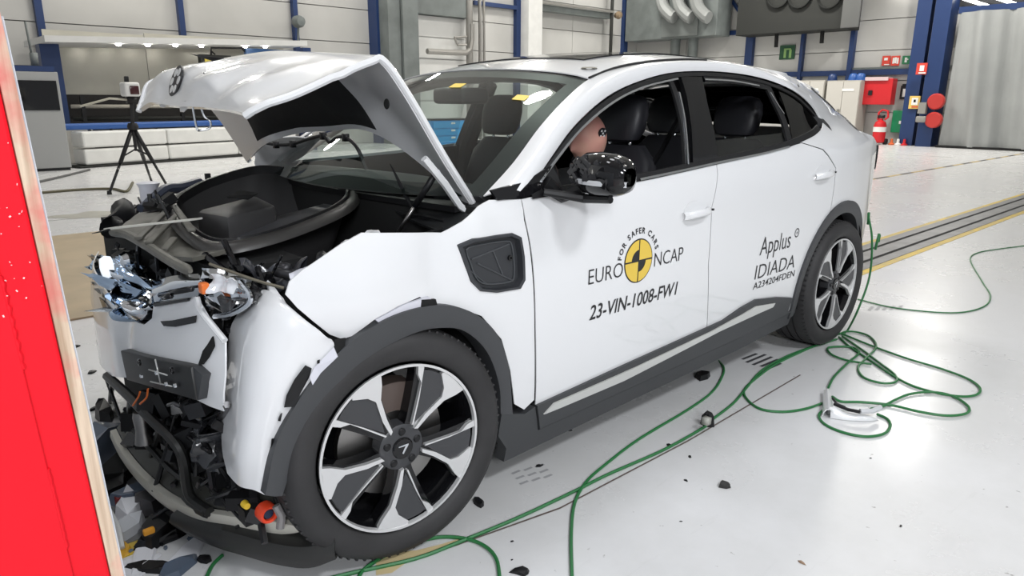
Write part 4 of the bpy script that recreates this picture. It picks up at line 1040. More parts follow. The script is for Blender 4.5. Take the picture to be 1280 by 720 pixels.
# lower nose: grille frame, bars, skid strip, spoiler ---------------------------
gr = empty('lower_grille', (0, 0, 0), bump)
def ftube(name, l, r, m, parent, n=8, off=0):
    pts = [fq(*(p[:2]), (p[2] if len(p) > 2 else 0)+off) for p in l]
    return MB().tube(cr([tuple(p) for p in pts], 4), r, n).build(name, m, parent)
GRL = mat('grille_black', (.024, .024, .023), .42)
ftube('grille_bar', [(134, 470), (160, 494), (190, 525), (215, 549), (228, 572), (233, 605), (240, 624), (262, 640)], .016, GRL, gr)
ftube('grille_bar', [(128, 478), (129, 505), (140, 540), (162, 575), (190, 602), (225, 622), (260, 640)], .02, GRL, gr)
for l in ([(140, 478, .02), (138, 520, .02), (150, 550, .02)], [(163, 500, .02), (160, 540, .02), (172, 580, .02)], [(176, 512, .03), (168, 548, .03), (178, 585, .03)], [(200, 536, .02), (190, 570, .02), (200, 605, .02)], [(132, 500, .02), (165, 535, .02), (205, 580, .02), (235, 605, .02)], [(131, 522, .03), (160, 556, .03), (200, 596, .03), (238, 618, .03)]):
    ftube('grille_slat', l, .010, GRL, gr, 6)
ftube('grille_bar', [(245, 510, .06), (232, 555, .04), (233, 590, .02)], .014, GRL, gr)
# crash-beam pack behind the grille
mb = MB(); mb.bb((-.36, .36, .14), (-.1, 1.6, .9)); mb.build('radiator_pack', MATT, car, smooth=False)
random.seed(11)
def wreck(name, region, n, m, parent, off=(.02, .12), s=(.01, .07), seed=1):
    random.seed(seed); mb = MB(); xs_ = [p[0] for p in region]; ys_ = [p[1] for p in region]; k = 0
    while k < n:
        p = (random.uniform(min(xs_), max(xs_)), random.uniform(min(ys_), max(ys_)))
        if not inside(p, region): continue
        c = fq(*p, random.uniform(*off)); k += 1
        if random.random() < .55:
            e = [random.uniform(*s) for _ in range(3)]; mb.box(c, e, Vector((random.random()-.5, random.random()-.5, random.random()-.5)).to_track_quat('X', 'Z'))
        else:
            d = Vector((random.uniform(-.3, .3), random.uniform(-1, 1), random.uniform(-.8, .8))).normalized()*random.uniform(.03, .13)
            mb.tube([c-d, c+Vector((0, 0, random.uniform(-.02, .02))), c+d], random.uniform(.003, .012), 6)
    o = mb.build(name, m, parent); o['kind'] = 'stuff'; return o
REG = [(140, 482), (160, 490), (245, 505), (276, 516), (284, 592), (320, 622), (330, 650), (262, 640), (200, 600), (145, 545)]
wreck('broken_innards', REG, 110, BLK, car, (.02, .14), (.01, .09), 1)
wreck('broken_innards', REG, 40, mat('gloss_black_plastic', (.02, .02, .022), .15), car, (.01, .08), (.008, .06), 2)
wreck('broken_innards', REG, 16, mat('mid_grey_metal', (.16, .16, .165), .3, metal=.7), car, (.0, .06), (.005, .03), 3)
wreck('broken_innards', [(255, 395), (282, 425), (280, 380), (330, 372), (345, 350), (300, 330), (250, 350)], 40, BLKG, car, (.05, .14), (.005, .04), 4)
wreck('broken_innards', [(140, 300), (180, 325), (240, 342), (250, 350), (190, 360), (150, 330)], 40, BLK, car, (.03, .12), (.008, .05), 5)
wreck('broken_innards', [(178, 262), (215, 245), (212, 262), (150, 290), (150, 275)], 26, BLK, car, (.1, .3), (.008, .05), 6)
crumple('intake_duct', [fq(232, 520, .0), fq(280, 540, .03), fq(282, 585, .05), fq(240, 570, .0)], mat('duct_dark', (.025, .026, .03), .2, coat=.5), car, .04, 14, 31)
c = fq(178, 532, .0); MB().lathe([(0, .05), (.022, .05), (.026, .03), (.022, -.02), (.03, -.06), (0, -.06)], tuple(c), axis='z', n=14).build('bent_canister', STEEL, car)
# orange wires
for l in ([(166, 507), (173, 496), (175, 490)], [(175, 505), (183, 497), (185, 486)]): ftube('orange_wire', [(a, b, -.03) for a, b in l], .003, ORANGE, car, 6)
# pale skid strip along the bottom edge
sk = [((139, 546), .13), ((150, 568), .125), ((172, 597), .12), ((205, 627), .12), ((240, 645), .12), ((285, 654), .125), ((330, 660), .14), ((362, 663), .15), ((383, 661), .165)]
P = [Vector(p) for p in cr([tuple(at(*p, z=z)) for p, z in sk], 5)]
g = []
for dz, dn in ((.028, .02), (.025, 0), (.0, -.004), (-.016, .0), (-.018, .03)):
    row = []
    for i, p in enumerate(P):
        t = (P[min(i+1, len(P)-1)]-P[max(i-1, 0)]); n = Vector((t.y, -t.x, 0)).normalized(); n = n if n.dot(Vector((.2, .9, 0))-p) > 0 else -n
        k = 1-.85*max(0, (i-len(P)+9)/9)
        row.append(p+n*dn+Vector((0, 0, dz*k)))
    g.append(row)
gridmesh('skid_strip', g, mat('pale_champagne_trim', (.62, .60, .53), .35, metal=.1), bump, .004, up=(-1, -1, 0), ang=50)
tr = []
for dn, dz in ((.022, .03), (.05, .06), (.07, .09)):
    row = []
    for i, p in enumerate(P[:-10]):
        t = (P[i+1]-P[max(i-1, 0)]); n = Vector((t.y, -t.x, 0)).normalized(); n = n if n.dot(Vector((.2, .9, 0))-p) > 0 else -n
        row.append(p+n*dn+Vector((0, 0, dz)))
    tr.append(row)
gridmesh('lower_tray', tr, mat('tray_olive', (.05, .05, .042), .5), bump, .005, up=(-1, -1, .5))
so = [((215, 650), .10), ((255, 668), .085), ((300, 681), .085), ((345, 693), .09), ((385, 697), .10), ((419, 686), .13)]
P = [Vector(p) for p in cr([tuple(at(*p, z=z)) for p, z in so], 5)]
g = []
for dz, dn in ((.05, .08), (.035, .0), (.0, -.012), (-.035, .0), (-.045, .06)):
    row = []
    for i, p in enumerate(P):
        t = (P[min(i+1, len(P)-1)]-P[max(i-1, 0)]); n = Vector((t.y, -t.x, 0)).normalized(); n = n if n.dot(Vector((.2, .9, 0))-p) > 0 else -n
        k = .6+.4*min(1, i/8)
        row.append(p+n*dn+Vector((0, 0, dz*k)))
    g.append(row)
gridmesh('lower_spoiler', g, GRL, bump, .006, up=(-1, -1, 0), ang=60)
# charging-pump parts hanging in front of the wheel
c = V3((333, 640), .13); MB().lathe([(.017, -.02), (.024, -.022), (.028, -.014), (.028, .014), (.022, .02), (.017, .02)], tuple(c), n=20, closed=True).build('red_connector', mat('signal_red_orange', (.75, .06, .02), .35), car)
MB().lathe([(.0, -.016), (.013, -.016), (.017, -.01), (.017, .015)], tuple(c), n=16).build('connector_core', mat('core_navy', (.01, .02, .05), .4), car)
c2 = V3((307, 631), .16); MB().lathe([(.0, -.012), (.009, -.012), (.011, .0), (.011, .01)], tuple(c2), n=12).build('yellow_cap', mat('cap_yellow', (.75, .5, .03), .4), car)
mb = MB(); mb.box(V3((315, 640), .2), (.06, .05, .05)); mb.tube([c, c+Vector((.03, .03, -.03)), c+Vector((.08, .02, -.05))], .012, 8); mb.build('pump_block', BLK, car)
MB().tube([V3((345, 632), .1), V3((352, 645), .09), V3((350, 660), .09)], .012, 8).build('grey_hose', mat('hose_grey', (.2, .19, .19), .4), car)
# ------------------------------------------------------------------ hall
WALLW = mat('white_wall_panel', (.50, .495, .475), .55, nscale=.5, namt=.14, bump=.02, bscale=30)
JOINT = mat('panel_joint_grey', (.30, .30, .29), .7)
BLUE = mat('blue_steel_paint', (.010, .032, .115), .4)
BLUEL = mat('bright_blue_paint', (.02, .085, .30), .4)
GREYG = mat('grey_green_steel', (.17, .19, .185), .5, nscale=2, namt=.25)
GREYD = mat('dark_duct_grey', (.028, .029, .027), .65, spec=.2)
PIPE = mat('pipe_steel', (.30, .29, .27), .4, metal=.5)
WHT = mat('white_painted_metal', (.72, .72, .70), .4, nscale=3, namt=.08)
REDP = mat('red_enamel', (.55, .015, .02), .35)
XR, YB, ZC = 25.4, 19.0, 8.6
wb = tag(MB().bb((-8, YB+.12, 0), (XR+.4, YB+.4, ZC)).build('wall_back', JOINT, smooth=False), kind='structure')
wr_ = tag(MB().bb((XR+.12, -8, 0), (XR+.4, YB+.4, ZC)).build('wall_right', JOINT, smooth=False), kind='structure')
tag(MB().bb((-8, -8, ZC), (XR+.4, YB+.4, ZC+.2)).build('ceiling', mat('ceiling_white', (.6, .6, .58), .8), smooth=False), kind='structure')
colx = [-7.6, -4.2, -.6, 2.73, 5.94, 9.16, 12.0, 15.2, 18.1, 21.2, 24.4]
zrow = [0, 1.05, 2.1, 3.1, 4.1, 5.1, 6.1, 7.3, 8.6]
for a, b in zip(colx[:-1], colx[1:]):
    for z0, z1 in zip(zrow[:-1], zrow[1:]):
        MB().bb((a+.01, YB, z0+.012), (b-.01, YB+.13, z1-.012)).build('wall_panel', WALLW, wb, smooth=False)
MB().bb((24.41, YB, .01), (XR+.1, YB+.13, ZC)).build('wall_panel', WALLW, wb, smooth=False)
rowy = [-8, -4.2, -.6, 3.0, 6.9, 9.5, 11.3, 13.42, 16.4, 19.0]
for a, b in zip(rowy[:-1], rowy[1:]):
    for z0, z1 in zip(zrow[:-1], zrow[1:]):
        MB().bb((XR, a+.01, z0+.012), (XR+.13, b-.01, z1-.012)).build('wall_panel', WALLW, wr_, smooth=False)
tn = [0]
def trim(a, b, m=BLUE, bevel=0):
    tn[0] += 1
    return tag(MB().bb(a, b).build('trim_%d' % tn[0], m, smooth=False, bevel=bevel), kind='structure')
def tube_trim(pts, r, m, n=8):
    tn[0] += 1; return tag(MB().tube(pts, r, n).build('trim_%d' % tn[0], m), kind='structure')
for x, wd in ((2.73, .16), (5.94, .14), (9.16, .14), (18.1, .30), (24.4, .28)):
    trim((x-wd/2, YB-.18, 0), (x+wd/2, YB+.02, ZC))
trim((12.0-.3, YB-.5, 0), (12.0+.12, YB+.02, ZC), BLUE)
def bw(px, py, y=YB): p = at(px, py, y=y); return p.x, p.z
def rw(px, py, x=XR): p = at(px, py, x=x); return p.y, p.z
# grey portal with white door
a = bw(482, 60, 18.2); b = bw(517, 60, 18.2); c = bw(588, 60, 18.2)
trim((a[0], 18.0, 0), (a[0]+(b[0]-a[0])*.42, 18.5, ZC), GREYG); trim((a[0]+(b[0]-a[0])*.45, 17.9, 0), (b[0], 18.5, ZC), GREYG)
zt = bw(550, 20, 18.2)[1]
trim((b[0], 18.0, zt), (c[0]-.1, 18.5, ZC), GREYG)
d1 = MB().bb((b[0]+.01, 18.35, 0), (c[0]-.1, 18.5, zt-.01)).build('door_1', mat('door_white', (.68, .68, .66), .5, nscale=1, namt=.1), smooth=False); tag(d1, kind='structure')
for k in range(6):
    z0 = zt*k/6; MB().bb((b[0]+.03, 18.30, z0+.02), (c[0]-.12, 18.36, z0+zt/6-.02)).build('door_slat', mat('door_white', (1, 1, 1)), d1, smooth=False)
x = bw(587, 60, 18.0)[0]; tube_trim([(x, 18, 0), (x, 18, ZC)], .12, PIPE)
x = bw(600, 60, 18.5)[0]; tube_trim([(x, 18.5, 0), (x, 18.5, ZC)], .06, PIPE); x = bw(605, 60, 18.5)[0]; tube_trim([(x, 18.5, 0), (x, 18.5, ZC)], .045, PIPE)
pts = [at(*p, y=17.9) for p in ((534, 64), (560, 65.5), (582, 66), (588, 62), (590, 50), (590, 30))]
tag(MB().tube(pts, .09, 8).build('bent_pipe', PIPE), 'thin grey pipe elbow running left beside the grey portal', 'pipe')
pts = [at(*p, y=17.95) for p in ((568, 47), (583, 46), (583, 56), (572, 56), (568, 47))]
tag(MB().tube(pts, .04, 6).build('pipe_bracket', PIPE), 'small square grey bracket fixed on the portal pipe', 'bracket')
a = bw(600, 4); b2 = bw(643, 10); trim((bw(588, 8)[0], 18.8, bw(620, 10)[1]), (18, 18.95, bw(620, 5)[1]), BLUE)
# white boxed riser and sliding door header right of the blue post
xa, xb = bw(656, 40, 18.6)[0], bw(673, 40, 18.6)[0]; trim((xa, 18.4, 0), (xb, 18.9, ZC), WHT)
xc = bw(762, 40, 18.6)[0]; zz = bw(720, 15, 18.6)[1]
trim((xb, 18.55, zz-.1), (xc, 18.9, zz+.12), GREYG); trim((xb, 18.4, zz+.12), (xc, 18.5, zz+.2), PIPE)
xd = bw(764, 40, 18.5)[0]; tube_trim([(xd, 18.5, 0), (xd, 18.5, ZC)], .07, GREYD)
p = at(773, 19, y=18.4); tag(MB().lathe([(0, -.15), (.12, -.12), (.16, .0), (.1, .16), (0, .18)], tuple(p), n=14).build('wall_siren', mat('dull_brown', (.22, .16, .10), .5)), 'small brown siren on the dark blue corner post', 'siren')
# right wall steelwork
for y, wd in ((13.42, .3), (11.3, .12), (9.5, .16)): trim((XR-.2, y-wd/2, 0), (XR+.02, y+wd/2, ZC))
zt2 = rw(1075, 91)[1]; trim((XR-.15, 7.3, zt2-.09), (XR, 12.8, zt2+.09)); 
z3 = rw(880, 44)[1]; trim((XR-.12, 13.4, z3-.08), (XR, 18.9, z3+.08))
for p, q in (((782, 42), (802, 8)), ((908, -10), (942, 40))):
    A_, B_ = at(*p, x=XR-.1), at(*q, x=XR-.1); tube_trim([A_, B_], .09, BLUE, 4)
trim((XR-.08, rw(1100, 85)[0]-3, zt2+.1), (XR, rw(1100, 85)[0]+1, zt2+.17), GREYG)
# grey ventilation unit with three bent pipes
def wallbox(name, px0, py0, px1, py1, depth, m, x=XR, bevel=.02, parent=None):
    ya, za = rw(px0, py0, x); yb, zb_ = rw(px1, py1, x)
    return MB().bb((x-depth, min(ya, yb), min(za, zb_)), (x, max(ya, yb), max(za, zb_))).build(name, m, parent, smooth=False, bevel=bevel)
vu = tag(empty('ventilation_unit', (24.6, 16.6, 3.9)), 'grey green duct box with three bent pipes and two legs, behind the car roof', 'ventilation unit')
def kid(o, parent):
    o.parent = parent; o.matrix_parent_inverse = Matrix.Translation(-parent.location); return o
kid(wallbox('duct_box', 803, -30, 912, 46, 1.0, GREYG, 25.2), vu)
kid(wallbox('box_plate', 828, 24, 872, 44, .06, mat('plate_grey', (.16, .175, .17), .5), 24.18), vu)
for px in (825, 846, 868):
    pts = [at(px+dx, py, x=23.9) for dx, py in ((0, -25), (1, -5), (5, 10), (14, 20), (18, 22))]
    kid(MB().tube(cr([tuple(p) for p in pts], 4), .24, 10).build('bent_duct', mat('duct_galvanised', (.24, .25, .245), .5)), vu)
for px in (845, 867):
    y, z = rw(px, 46, 24.8); kid(MB().lathe([(.2, 0), (.2, z)], (24.8, y, 0), axis='z', n=12).build('duct_leg', GREYG), vu)
fh = tag(empty('fan_hood', (24.6, 11.3, 4)), 'dark grey fan hood with round outlets high on the right wall', 'fan hood')
kid(wallbox('hood_box', 944, -40, 1074, 38, 1.0, GREYD, 25.2), fh)
kid(wallbox('hood_panel', 1060, -40, 1074, 34, .08, mat('hood_panel_grey', (.09, .092, .09), .6), 24.18), fh)
for px in (973, 1000, 1037):
    p = at(px, -6, x=24.15); kid(MB().lathe([(.05, .12), (.36, .1), (.40, .0), (.43, .0), (.43, .12)], (24.1, p.y, p.z), axis='x', n=24).build('fan_outlet', mat('outlet_dark', (.02, .021, .02), .8, spec=.1)), fh)
for i, (px, y0, y1) in enumerate(((971, 37, 59), (1028, 35, 54))):
    A_, B_ = at(px, y0, x=24.6), at(px-1, y1, x=24.6); tag(MB().tube([A_+Vector((0, 0, .3)), B_], .07, 6).build('hanging_strap', MATT), ('long' if i == 0 else 'short')+' black strap hanging below the dark fan hood', 'strap')
# exit sign
def sign(name, px0, py0, px1, py1, base, parts, label, x=XR-.02, cat='sign'):
    o = wallbox(name, px0, py0, px1, py1, .04, base, x, bevel=0)
    for nm, a, b, c, d, m in parts: wallbox(nm, px0+(px1-px0)*a, py0+(py1-py0)*b, px0+(px1-px0)*c, py0+(py1-py0)*d, .01, m, x-.041, 0, o)
    return tag(o, label, cat)
SG = mat('sign_green', (.01, .16, .06), .5); SR = mat('sign_red', (.60, .05, .03), .5); SW = mat('sign_white', (.75, .75, .72), .5)
GD = mat('exit_dark_green', (.012, .07, .03), .4)
sign('exit_sign', 976, 57, 993, 74, GD, [('sign_symbol', .25, .22, .75, .30, mat('exit_lime', (.25, .42, .14), .4)), ('sign_symbol', .25, .3, .36, .9, mat('exit_lime', (.25, .5, .12), .4)), ('sign_symbol', .64, .3, .75, .9, mat('exit_lime', (.25, .5, .12), .4))], 'dark green emergency exit sign with a pale door symbol')
sign('fire_sign', 1104, 70, 1112, 82, SR, [('sign_symbol', .2, .2, .7, .45, SW), ('sign_symbol', .15, .85, .9, .93, SW)], 'red hose sign, leftmost of three small wall signs')
sign('fire_sign', 1115, 70, 1124, 82, SR, [('sign_symbol', .4, .15, .6, .75, SW), ('sign_symbol', .15, .2, .25, .8, SW), ('sign_symbol', .75, .2, .85, .8, SW)], 'red extinguisher sign in the middle of three wall signs')
sign('escape_sign', 1129, 70, 1137, 80, SG, [('sign_symbol', .3, .2, .55, .8, SW), ('sign_symbol', .55, .35, .8, .5, SW)], 'green escape sign right of the two red wall signs')
# steel cupboards
def cupboard(px0, px1, label, group=None):
    ya = rw(px0, 100, 25)[0]; yb = rw(px1, 100, 25)[0]; z = rw(px1, 100, 24.6)[1]
    y0, y1 = min(ya, yb), max(ya, yb)
    c = tag(empty('steel_cupboard', (24.9, (y0+y1)/2, 0)), label, 'cupboard')
    kid(MB().bb((24.6, y0, .06), (25.3, y1, z)).build('cupboard_body', mat('cupboard_beige', (.42, .40, .36), .5), smooth=False), c)
    kid(MB().bb((24.62, y0+.03, 0), (25.28, y1-.03, .06)).build('plinth', BLK, smooth=False), c)
    ym = (y0+y1)/2
    for a, b in ((y0+.02, ym-.008), (ym+.008, y1-.02)): kid(MB().bb((24.57, a, .1), (24.6, b, z-.04)).build('cupboard_door', mat('cupboard_door_beige', (.50, .48, .44), .45), smooth=False), c)
    kid(MB().bb((24.54, ym+.03, z*.5), (24.575, ym+.12, z*.5+.09)).build('cupboard_lock', mat('lock_grey', (.2, .2, .18), .4), smooth=False), c)
    kid(MB().bb((24.56, y0+.2, z*.83), (24.572, y0+.6, z*.87)).build('door_label', SW, smooth=False), c)
    return z
zc = cupboard(1041, 1083, 'beige two-door steel cupboard next to the red hose box'); cupboard(1002, 1038, 'beige steel cupboard half hidden behind the car tail')
for px, lab in ((1067, 'blue safety helmet on the cupboard, left of the pair'), (1076.5, 'blue safety helmet on the cupboard, nearest the red box'), (1041, 'dark navy helmet alone at the gap between the cupboards')):
    y = rw(px, 95, 24.9)[0]; m = BLUEL if px > 1050 else BLUE
    tag(MB().lathe([(.0, .24), (.08, .235), (.13, .19), (.155, .1), (.16, .03), (.185, .015), (.185, 0), (0, 0)], (24.9, y, zc), axis='z', n=18).build('safety_helmet', m), lab, 'helmet')
# red hose box
hb = tag(empty('hose_box', (25.2, rw(1102, 113)[0], 1.3)), 'square red fire hose box on the wall', 'hose box')
kid(wallbox('box_body', 1085.5, 99, 1118, 131, .4, REDP, 25.3, .02), hb); kid(wallbox('box_lid', 1088, 97, 1116, 101, .44, mat('lid_pale', (.6, .45, .45), .4), 25.28, .01), hb); kid(wallbox('box_latch', 1086, 113, 1090, 119, .03, BLK, 24.89, 0), hb)
# clipboard, first-aid box, extinguisher
cb = tag(empty('clipboard', (25.3, rw(1132, 114)[0], 1.6)), 'black framed notice clipboard between red box and blue column', 'clipboard')
kid(wallbox('board', 1127, 107, 1139, 124, .05, BLK, 25.36, .01), cb); kid(wallbox('notice_paper', 1129, 111, 1136, 121, .01, SW, 25.30, 0), cb); kid(wallbox('clip', 1129, 105, 1136, 108, .06, BLKG, 25.34, 0), cb)
fa = tag(empty('first_aid_box', (25.2, rw(1126, 150)[0], .8)), 'narrow green first aid box beside the blue column', 'first aid box')
kid(wallbox('box_body', 1119, 138, 1134, 166, .2, mat('first_aid_green', (.01, .22, .09), .4), 25.35, .02), fa); kid(wallbox('box_badge', 1124, 151, 1128, 155, .01, SW, 25.14, 0), fa)
exy, exz = rw(1097, 181, 24.7)
ex = tag(empty('fire_extinguisher', (24.7, exy, 0)), 'red wheeled fire extinguisher with a looped handle by the wall', 'fire extinguisher')
def exk(n, mb, m): return kid(mb.build(n, m), ex)
exk('cylinder', MB().lathe([(0, .06), (.16, .06), (.2, .1), (.2, .62), (.16, .74), (.07, .8), (.07, .86), (0, .86)], (24.7, exy, 0), axis='z', n=20), REDP)
exk('label_band', MB().lathe([(.204, .42), (.204, .58)], (24.7, exy, 0), axis='z', n=20), SW)
exk('valve', MB().box((24.7, exy, .92), (.12, .2, .1)), BLK)
exk('handle_loop', MB().tube([(24.7, exy+.1, .8), (24.72, exy+.1, 1.05), (24.74, exy-.0, 1.14), (24.72, exy-.18, 1.1), (24.7, exy-.22, .9), (24.7, exy-.12, .82)], .035, 8), REDP)
exk('wheel', MB().lathe([(0, -.05), (.1, -.05), (.1, .05), (0, .05)], (24.78, exy-.2, .1), n=16), BLK)
exk('wheel', MB().lathe([(0, -.05), (.1, -.05), (.1, .05), (0, .05)], (24.78, exy+.2, .1), n=16), BLK)
for i, px in enumerate((1114, 1122, 1130)):
    p = at(px, 181, z=0); tag(MB().lathe([(0, 0), (.10, 0), (.11, .03), (.05, .07), (.04, .2), (0, .21)], (24.8, rw(px, 181, 24.8)[0], 0), axis='z', n=12).build('floor_cone', [mat('cone_orange', (.6, .12, .03), .5), SW, REDP][i]), ['small orange cone stub next to the extinguisher', 'small white cone stub between orange and red ones', 'small red cone stub beside the blue column foot'][i], 'cone')
# blue columns at the curtain
def vcol(px_top, px_bot, depth, x, m=BLUE):
    yb1 = rw(px_bot[0], 181, x)[0]; yb2 = rw(px_bot[1], 181, x)[0]
    return trim((x-depth, min(yb1, yb2), 0), (x, max(yb1, yb2), ZC), m)
vcol(None, (1129, 1146), .5, 25.38); vcol(None, (1153, 1172), .7, 25.3)
y = rw(1150, 150, 24.7)[0]; tube_trim([(24.75, y, 0), (24.75, y, ZC)], .06, mat('pipe_white', (.6, .6, .58), .4))
sign('hydrant_sign', 1147, 79, 1158, 93, SR, [('sign_symbol', .3, .2, .7, .7, SW), ('sign_symbol', .1, .82, .9, .92, SW)], 'red and white sign on the blue column', x=24.6)
sign('warning_sign', 1138, 120, 1149, 136, mat('sign_yellow', (.70, .48, .12), .5), [('sign_symbol', .2, .15, .8, .7, SW), ('sign_symbol', .4, .28, .6, .5, SR), ('sign_symbol', .15, .8, .85, .9, SR)], 'yellow warning sign low on the blue column', x=24.86)
for (px, py, lab) in ((1171, 127, 'upper red hose reel on the rear blue column'), (1168, 150, 'lower red hose reel on the rear blue column')):
    yy, zz = rw(px, py, 24.5); tag(MB().lathe([(0, -.1), (.22, -.1), (.25, -.06), (.25, .06), (.22, .1), (0, .1)], (24.45, yy, zz), axis='x', n=20).build('hose_reel', mat('reel_red', (.45, .03, .025), .4)), lab, 'hose reel')
yy, zz = rw(1155, 135, 24.5); tag(MB().box((24.4, yy, zz), (.2, .22, .35)).add(*rbox((24.4, yy, zz-.35), (.18, .3, .2), .04)).build('wall_socket', mat('socket_grey', (.25, .24, .22), .5)), 'grey power socket hanging on the white riser pipe', 'socket')
# grey curtain
cp0 = at(1174, 184, z=0); cp1 = at(1330, 192, z=0)
g = []
for i in range(13):
    t = i/12; row = []
    for j in range(61):
        s = j/60; p = cp0.lerp(Vector((24.6, 1.5, 0)), s)
        lean = .5*(1-s)**2*t*0
        fold = .12*math.sin(s*22+1.5*t)+.05*math.sin(s*57+3*t)
        row.append(Vector((p.x+fold-.1, p.y, .05+t*4.0)))
    g.append(row)
cur = gridmesh('curtain_cloth', g, mat('grey_tarpaulin', (.30, .31, .305), .6, nscale=1.2, namt=.12), None, .01, up=(-1, 0, 0))
ct = tag(empty('hall_curtain', (24.9, 4, 0)), 'tall grey tarpaulin curtain hanging from a blue rail', 'curtain')
kid(cur, ct)
kid(MB().bb((24.7, 1.5, 4.03), (25.3, cp0.y+.05, 4.22)).build('curtain_rail', BLUE, smooth=False), ct)
kid(MB().bb((24.45, 1.5, 0), (25.35, cp0.y+.05, .07)).build('curtain_hem', MATT, smooth=False), ct)
ys = rw(1220, 140, 24.6)[0]; kid(MB().bb((24.55, ys-.02, .1), (24.7, ys+.02, 2.1)).build('curtain_seam', MATT, smooth=False), ct)
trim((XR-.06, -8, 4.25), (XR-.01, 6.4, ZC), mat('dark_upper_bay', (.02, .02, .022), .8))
for (p, q) in (((1204, -2), (1252, 13)), ((1235, -6), (1300, 15))):
    A_, B_ = at(*p, x=25.1), at(*q, x=25.1); tag(MB().tube([A_, B_], .05, 8).build('fluorescent_lamp', mat('tube_light', (1, 1, .97), .5, emit=6)), 'glowing fluorescent tube above the curtain, '+('left one' if p[0] < 1220 else 'right one'), 'lamp', 'fluorescent tubes above the curtain')

# ------------------------------------------------------------------ observation shelter, left background
sh = tag(empty('observation_shelter', (5.2, 17, 0)), 'open shelter with white flat canopy, blue posts and pale rear panels', 'shelter')
L_, R_ = at(55, 44, y=16.3), at(384, 51, y=16.3)
mb = MB(); mb.hexa([L_+Vector((0, 0, -.13)), R_+Vector((0, 0, -.13)), R_+Vector((0, 2.3, -.13)), L_+Vector((0, 2.3, -.13)), L_, R_, R_+Vector((0, 2.3, 0)), L_+Vector((0, 2.3, 0))]); kid(mb.build('canopy_slab', WHT, smooth=False), sh)
for px in (136, 170, 204, 237, 297, 326):
    p = L_.lerp(R_, (px-55)/(384-55))+Vector((0, .25, -.16)); kid(MB().lathe([(0, -.02), (.045, -.015), (.06, .02)], tuple(p), axis='z', n=12).build('spot_lamp', mat('spot_glow', (1, .97, .9), .5, emit=70)), sh)
x0 = at(60, 80, y=17.2).x
kid(MB().bb((x0-.15, 17.0, 0), (x0+.22, 17.4, L_.z-.12)).build('shelter_post', BLUE, smooth=False), sh)
x1 = at(379, 60, y=17.2).x; kid(MB().bb((x1-.1, 17.0, 0), (x1+.12, 17.4, R_.z-.12)).build('shelter_post', BLUE, smooth=False), sh)
PB = mat('pale_brushed_panel', (.52, .50, .43), .25, metal=.2, nscale=1.2, namt=.12)
xm = at(184, 80, y=18.4).x; zl = at(184, 119, y=18.4).z
kid(MB().bb((x0+.2, 18.4, zl), (xm-.01, 18.45, 2.9)).build('rear_panel', PB, smooth=False), sh)
kid(MB().bb((xm+.01, 18.4, zl), (x1, 18.45, 2.95)).build('rear_panel', PB, smooth=False), sh)
kid(MB().bb((x0+.1, 18.1, 0), (x1, 18.38, zl)).build('shelter_shaded_base', mat('shelter_shade_brown', (.02, .018, .017), .8), smooth=False), sh)  # dark board paints in the shade of the storage space below the panels
zr = at(160, 133, y=17.6).z
for dz, m in ((0, mat('rail_pale', (.5, .47, .4), .4)), (-.28, GREYD), (-.5, GREYD)): kid(MB().tube([(x0+.4, 17.6, zr+dz), (x1-.2, 17.6, zr+dz)], .045, 8).build('shelter_rail', m), sh)
for k in range(5): kid(MB().bb((x0+.6+k*1.1, 17.55, 0), (x0+.68+k*1.1, 17.65, zr+.25)).build('rail_post', BLK, smooth=False), sh)
kid(MB().bb((x1-1.6, 17.2, R_.z-.5), (x1-.1, 17.35, R_.z-.2)).build('shelter_sign_board', mat('sign_board_blue', (.03, .10, .26), .4), smooth=False), sh)
# equipment frame under the canopy
A_ = at(268, 75, y=17.4); ef = tag(empty('equipment_rack', A_), 'dark steel rack with a yellow tag under the canopy', 'rack')
kid(MB().bb(at(248, 80, y=17.4)-Vector((0, .2, 0)), at(285, 70, y=17.4)).build('rack_box', GREYD, smooth=False), ef)
kid(MB().bb(at(256, 78, y=17.18)-Vector((0, .02, 0)), at(264, 71, y=17.18)).build('rack_tag', mat('tag_yellow', (.5, .4, .05), .5), smooth=False), ef)
kid(MB().tube([at(264, 70, y=17.3), at(264, 60, y=17.3), at(302, 60, y=17.3), at(310, 68, y=17.3)], .03, 6).build('rack_frame', BLK), ef)
kid(MB().tube([at(264, 64, y=17.3), at(269, 68, y=17.3)], .02, 6).build('rack_brace', BLK), ef)
# camera lamp on the wall
p = at(373, 27, y=18.5); tag(MB().lathe([(0, -.2), (.13, -.18), (.17, -.08), (.17, .1), (.1, .18)], tuple(p), n=16).tube([p, p+Vector((0, .1, -.55))], .03, 6).build('wall_lamp', GREYG), 'round grey lamp on a bracket beside the blue post', 'lamp')

# white guard barrier with blue rail -------------------------------------------
g0 = at(108, 210, z=0); g1 = at(330, 193.5, z=0); gd = (g1-g0); glen = gd.length; gd.normalize(); gn = Vector((-gd.y, gd.x, 0))
GW = mat('guard_white', (.74, .74, .71), .35, nscale=4, namt=.08)
gz = at(110, 166, y=g0.y).z
def gblock(name, s0, s1, z0, z1, d0, d1, m, parent):
    P = [g0+gd*s+gn*d for s, d in ((s0, d0), (s1, d0), (s1, d1), (s0, d1))]
    return kid(MB().hexa([p+Vector((0, 0, z0)) for p in P]+[p+Vector((0, 0, z1)) for p in P]).build(name, m, smooth=False, bevel=.04), parent)
gb = tag(empty('guard_barrier', g0), 'long white two-row guard barrier with blue top rail, behind the tripod', 'barrier')
for r in range(2):
    for k in range(3): gblock('guard_block', k*glen/2.4+.01, (k+1)*glen/2.4-.01, .05+r*gz*.5, .02+(r+1)*gz*.5, 0, .45, GW, gb)
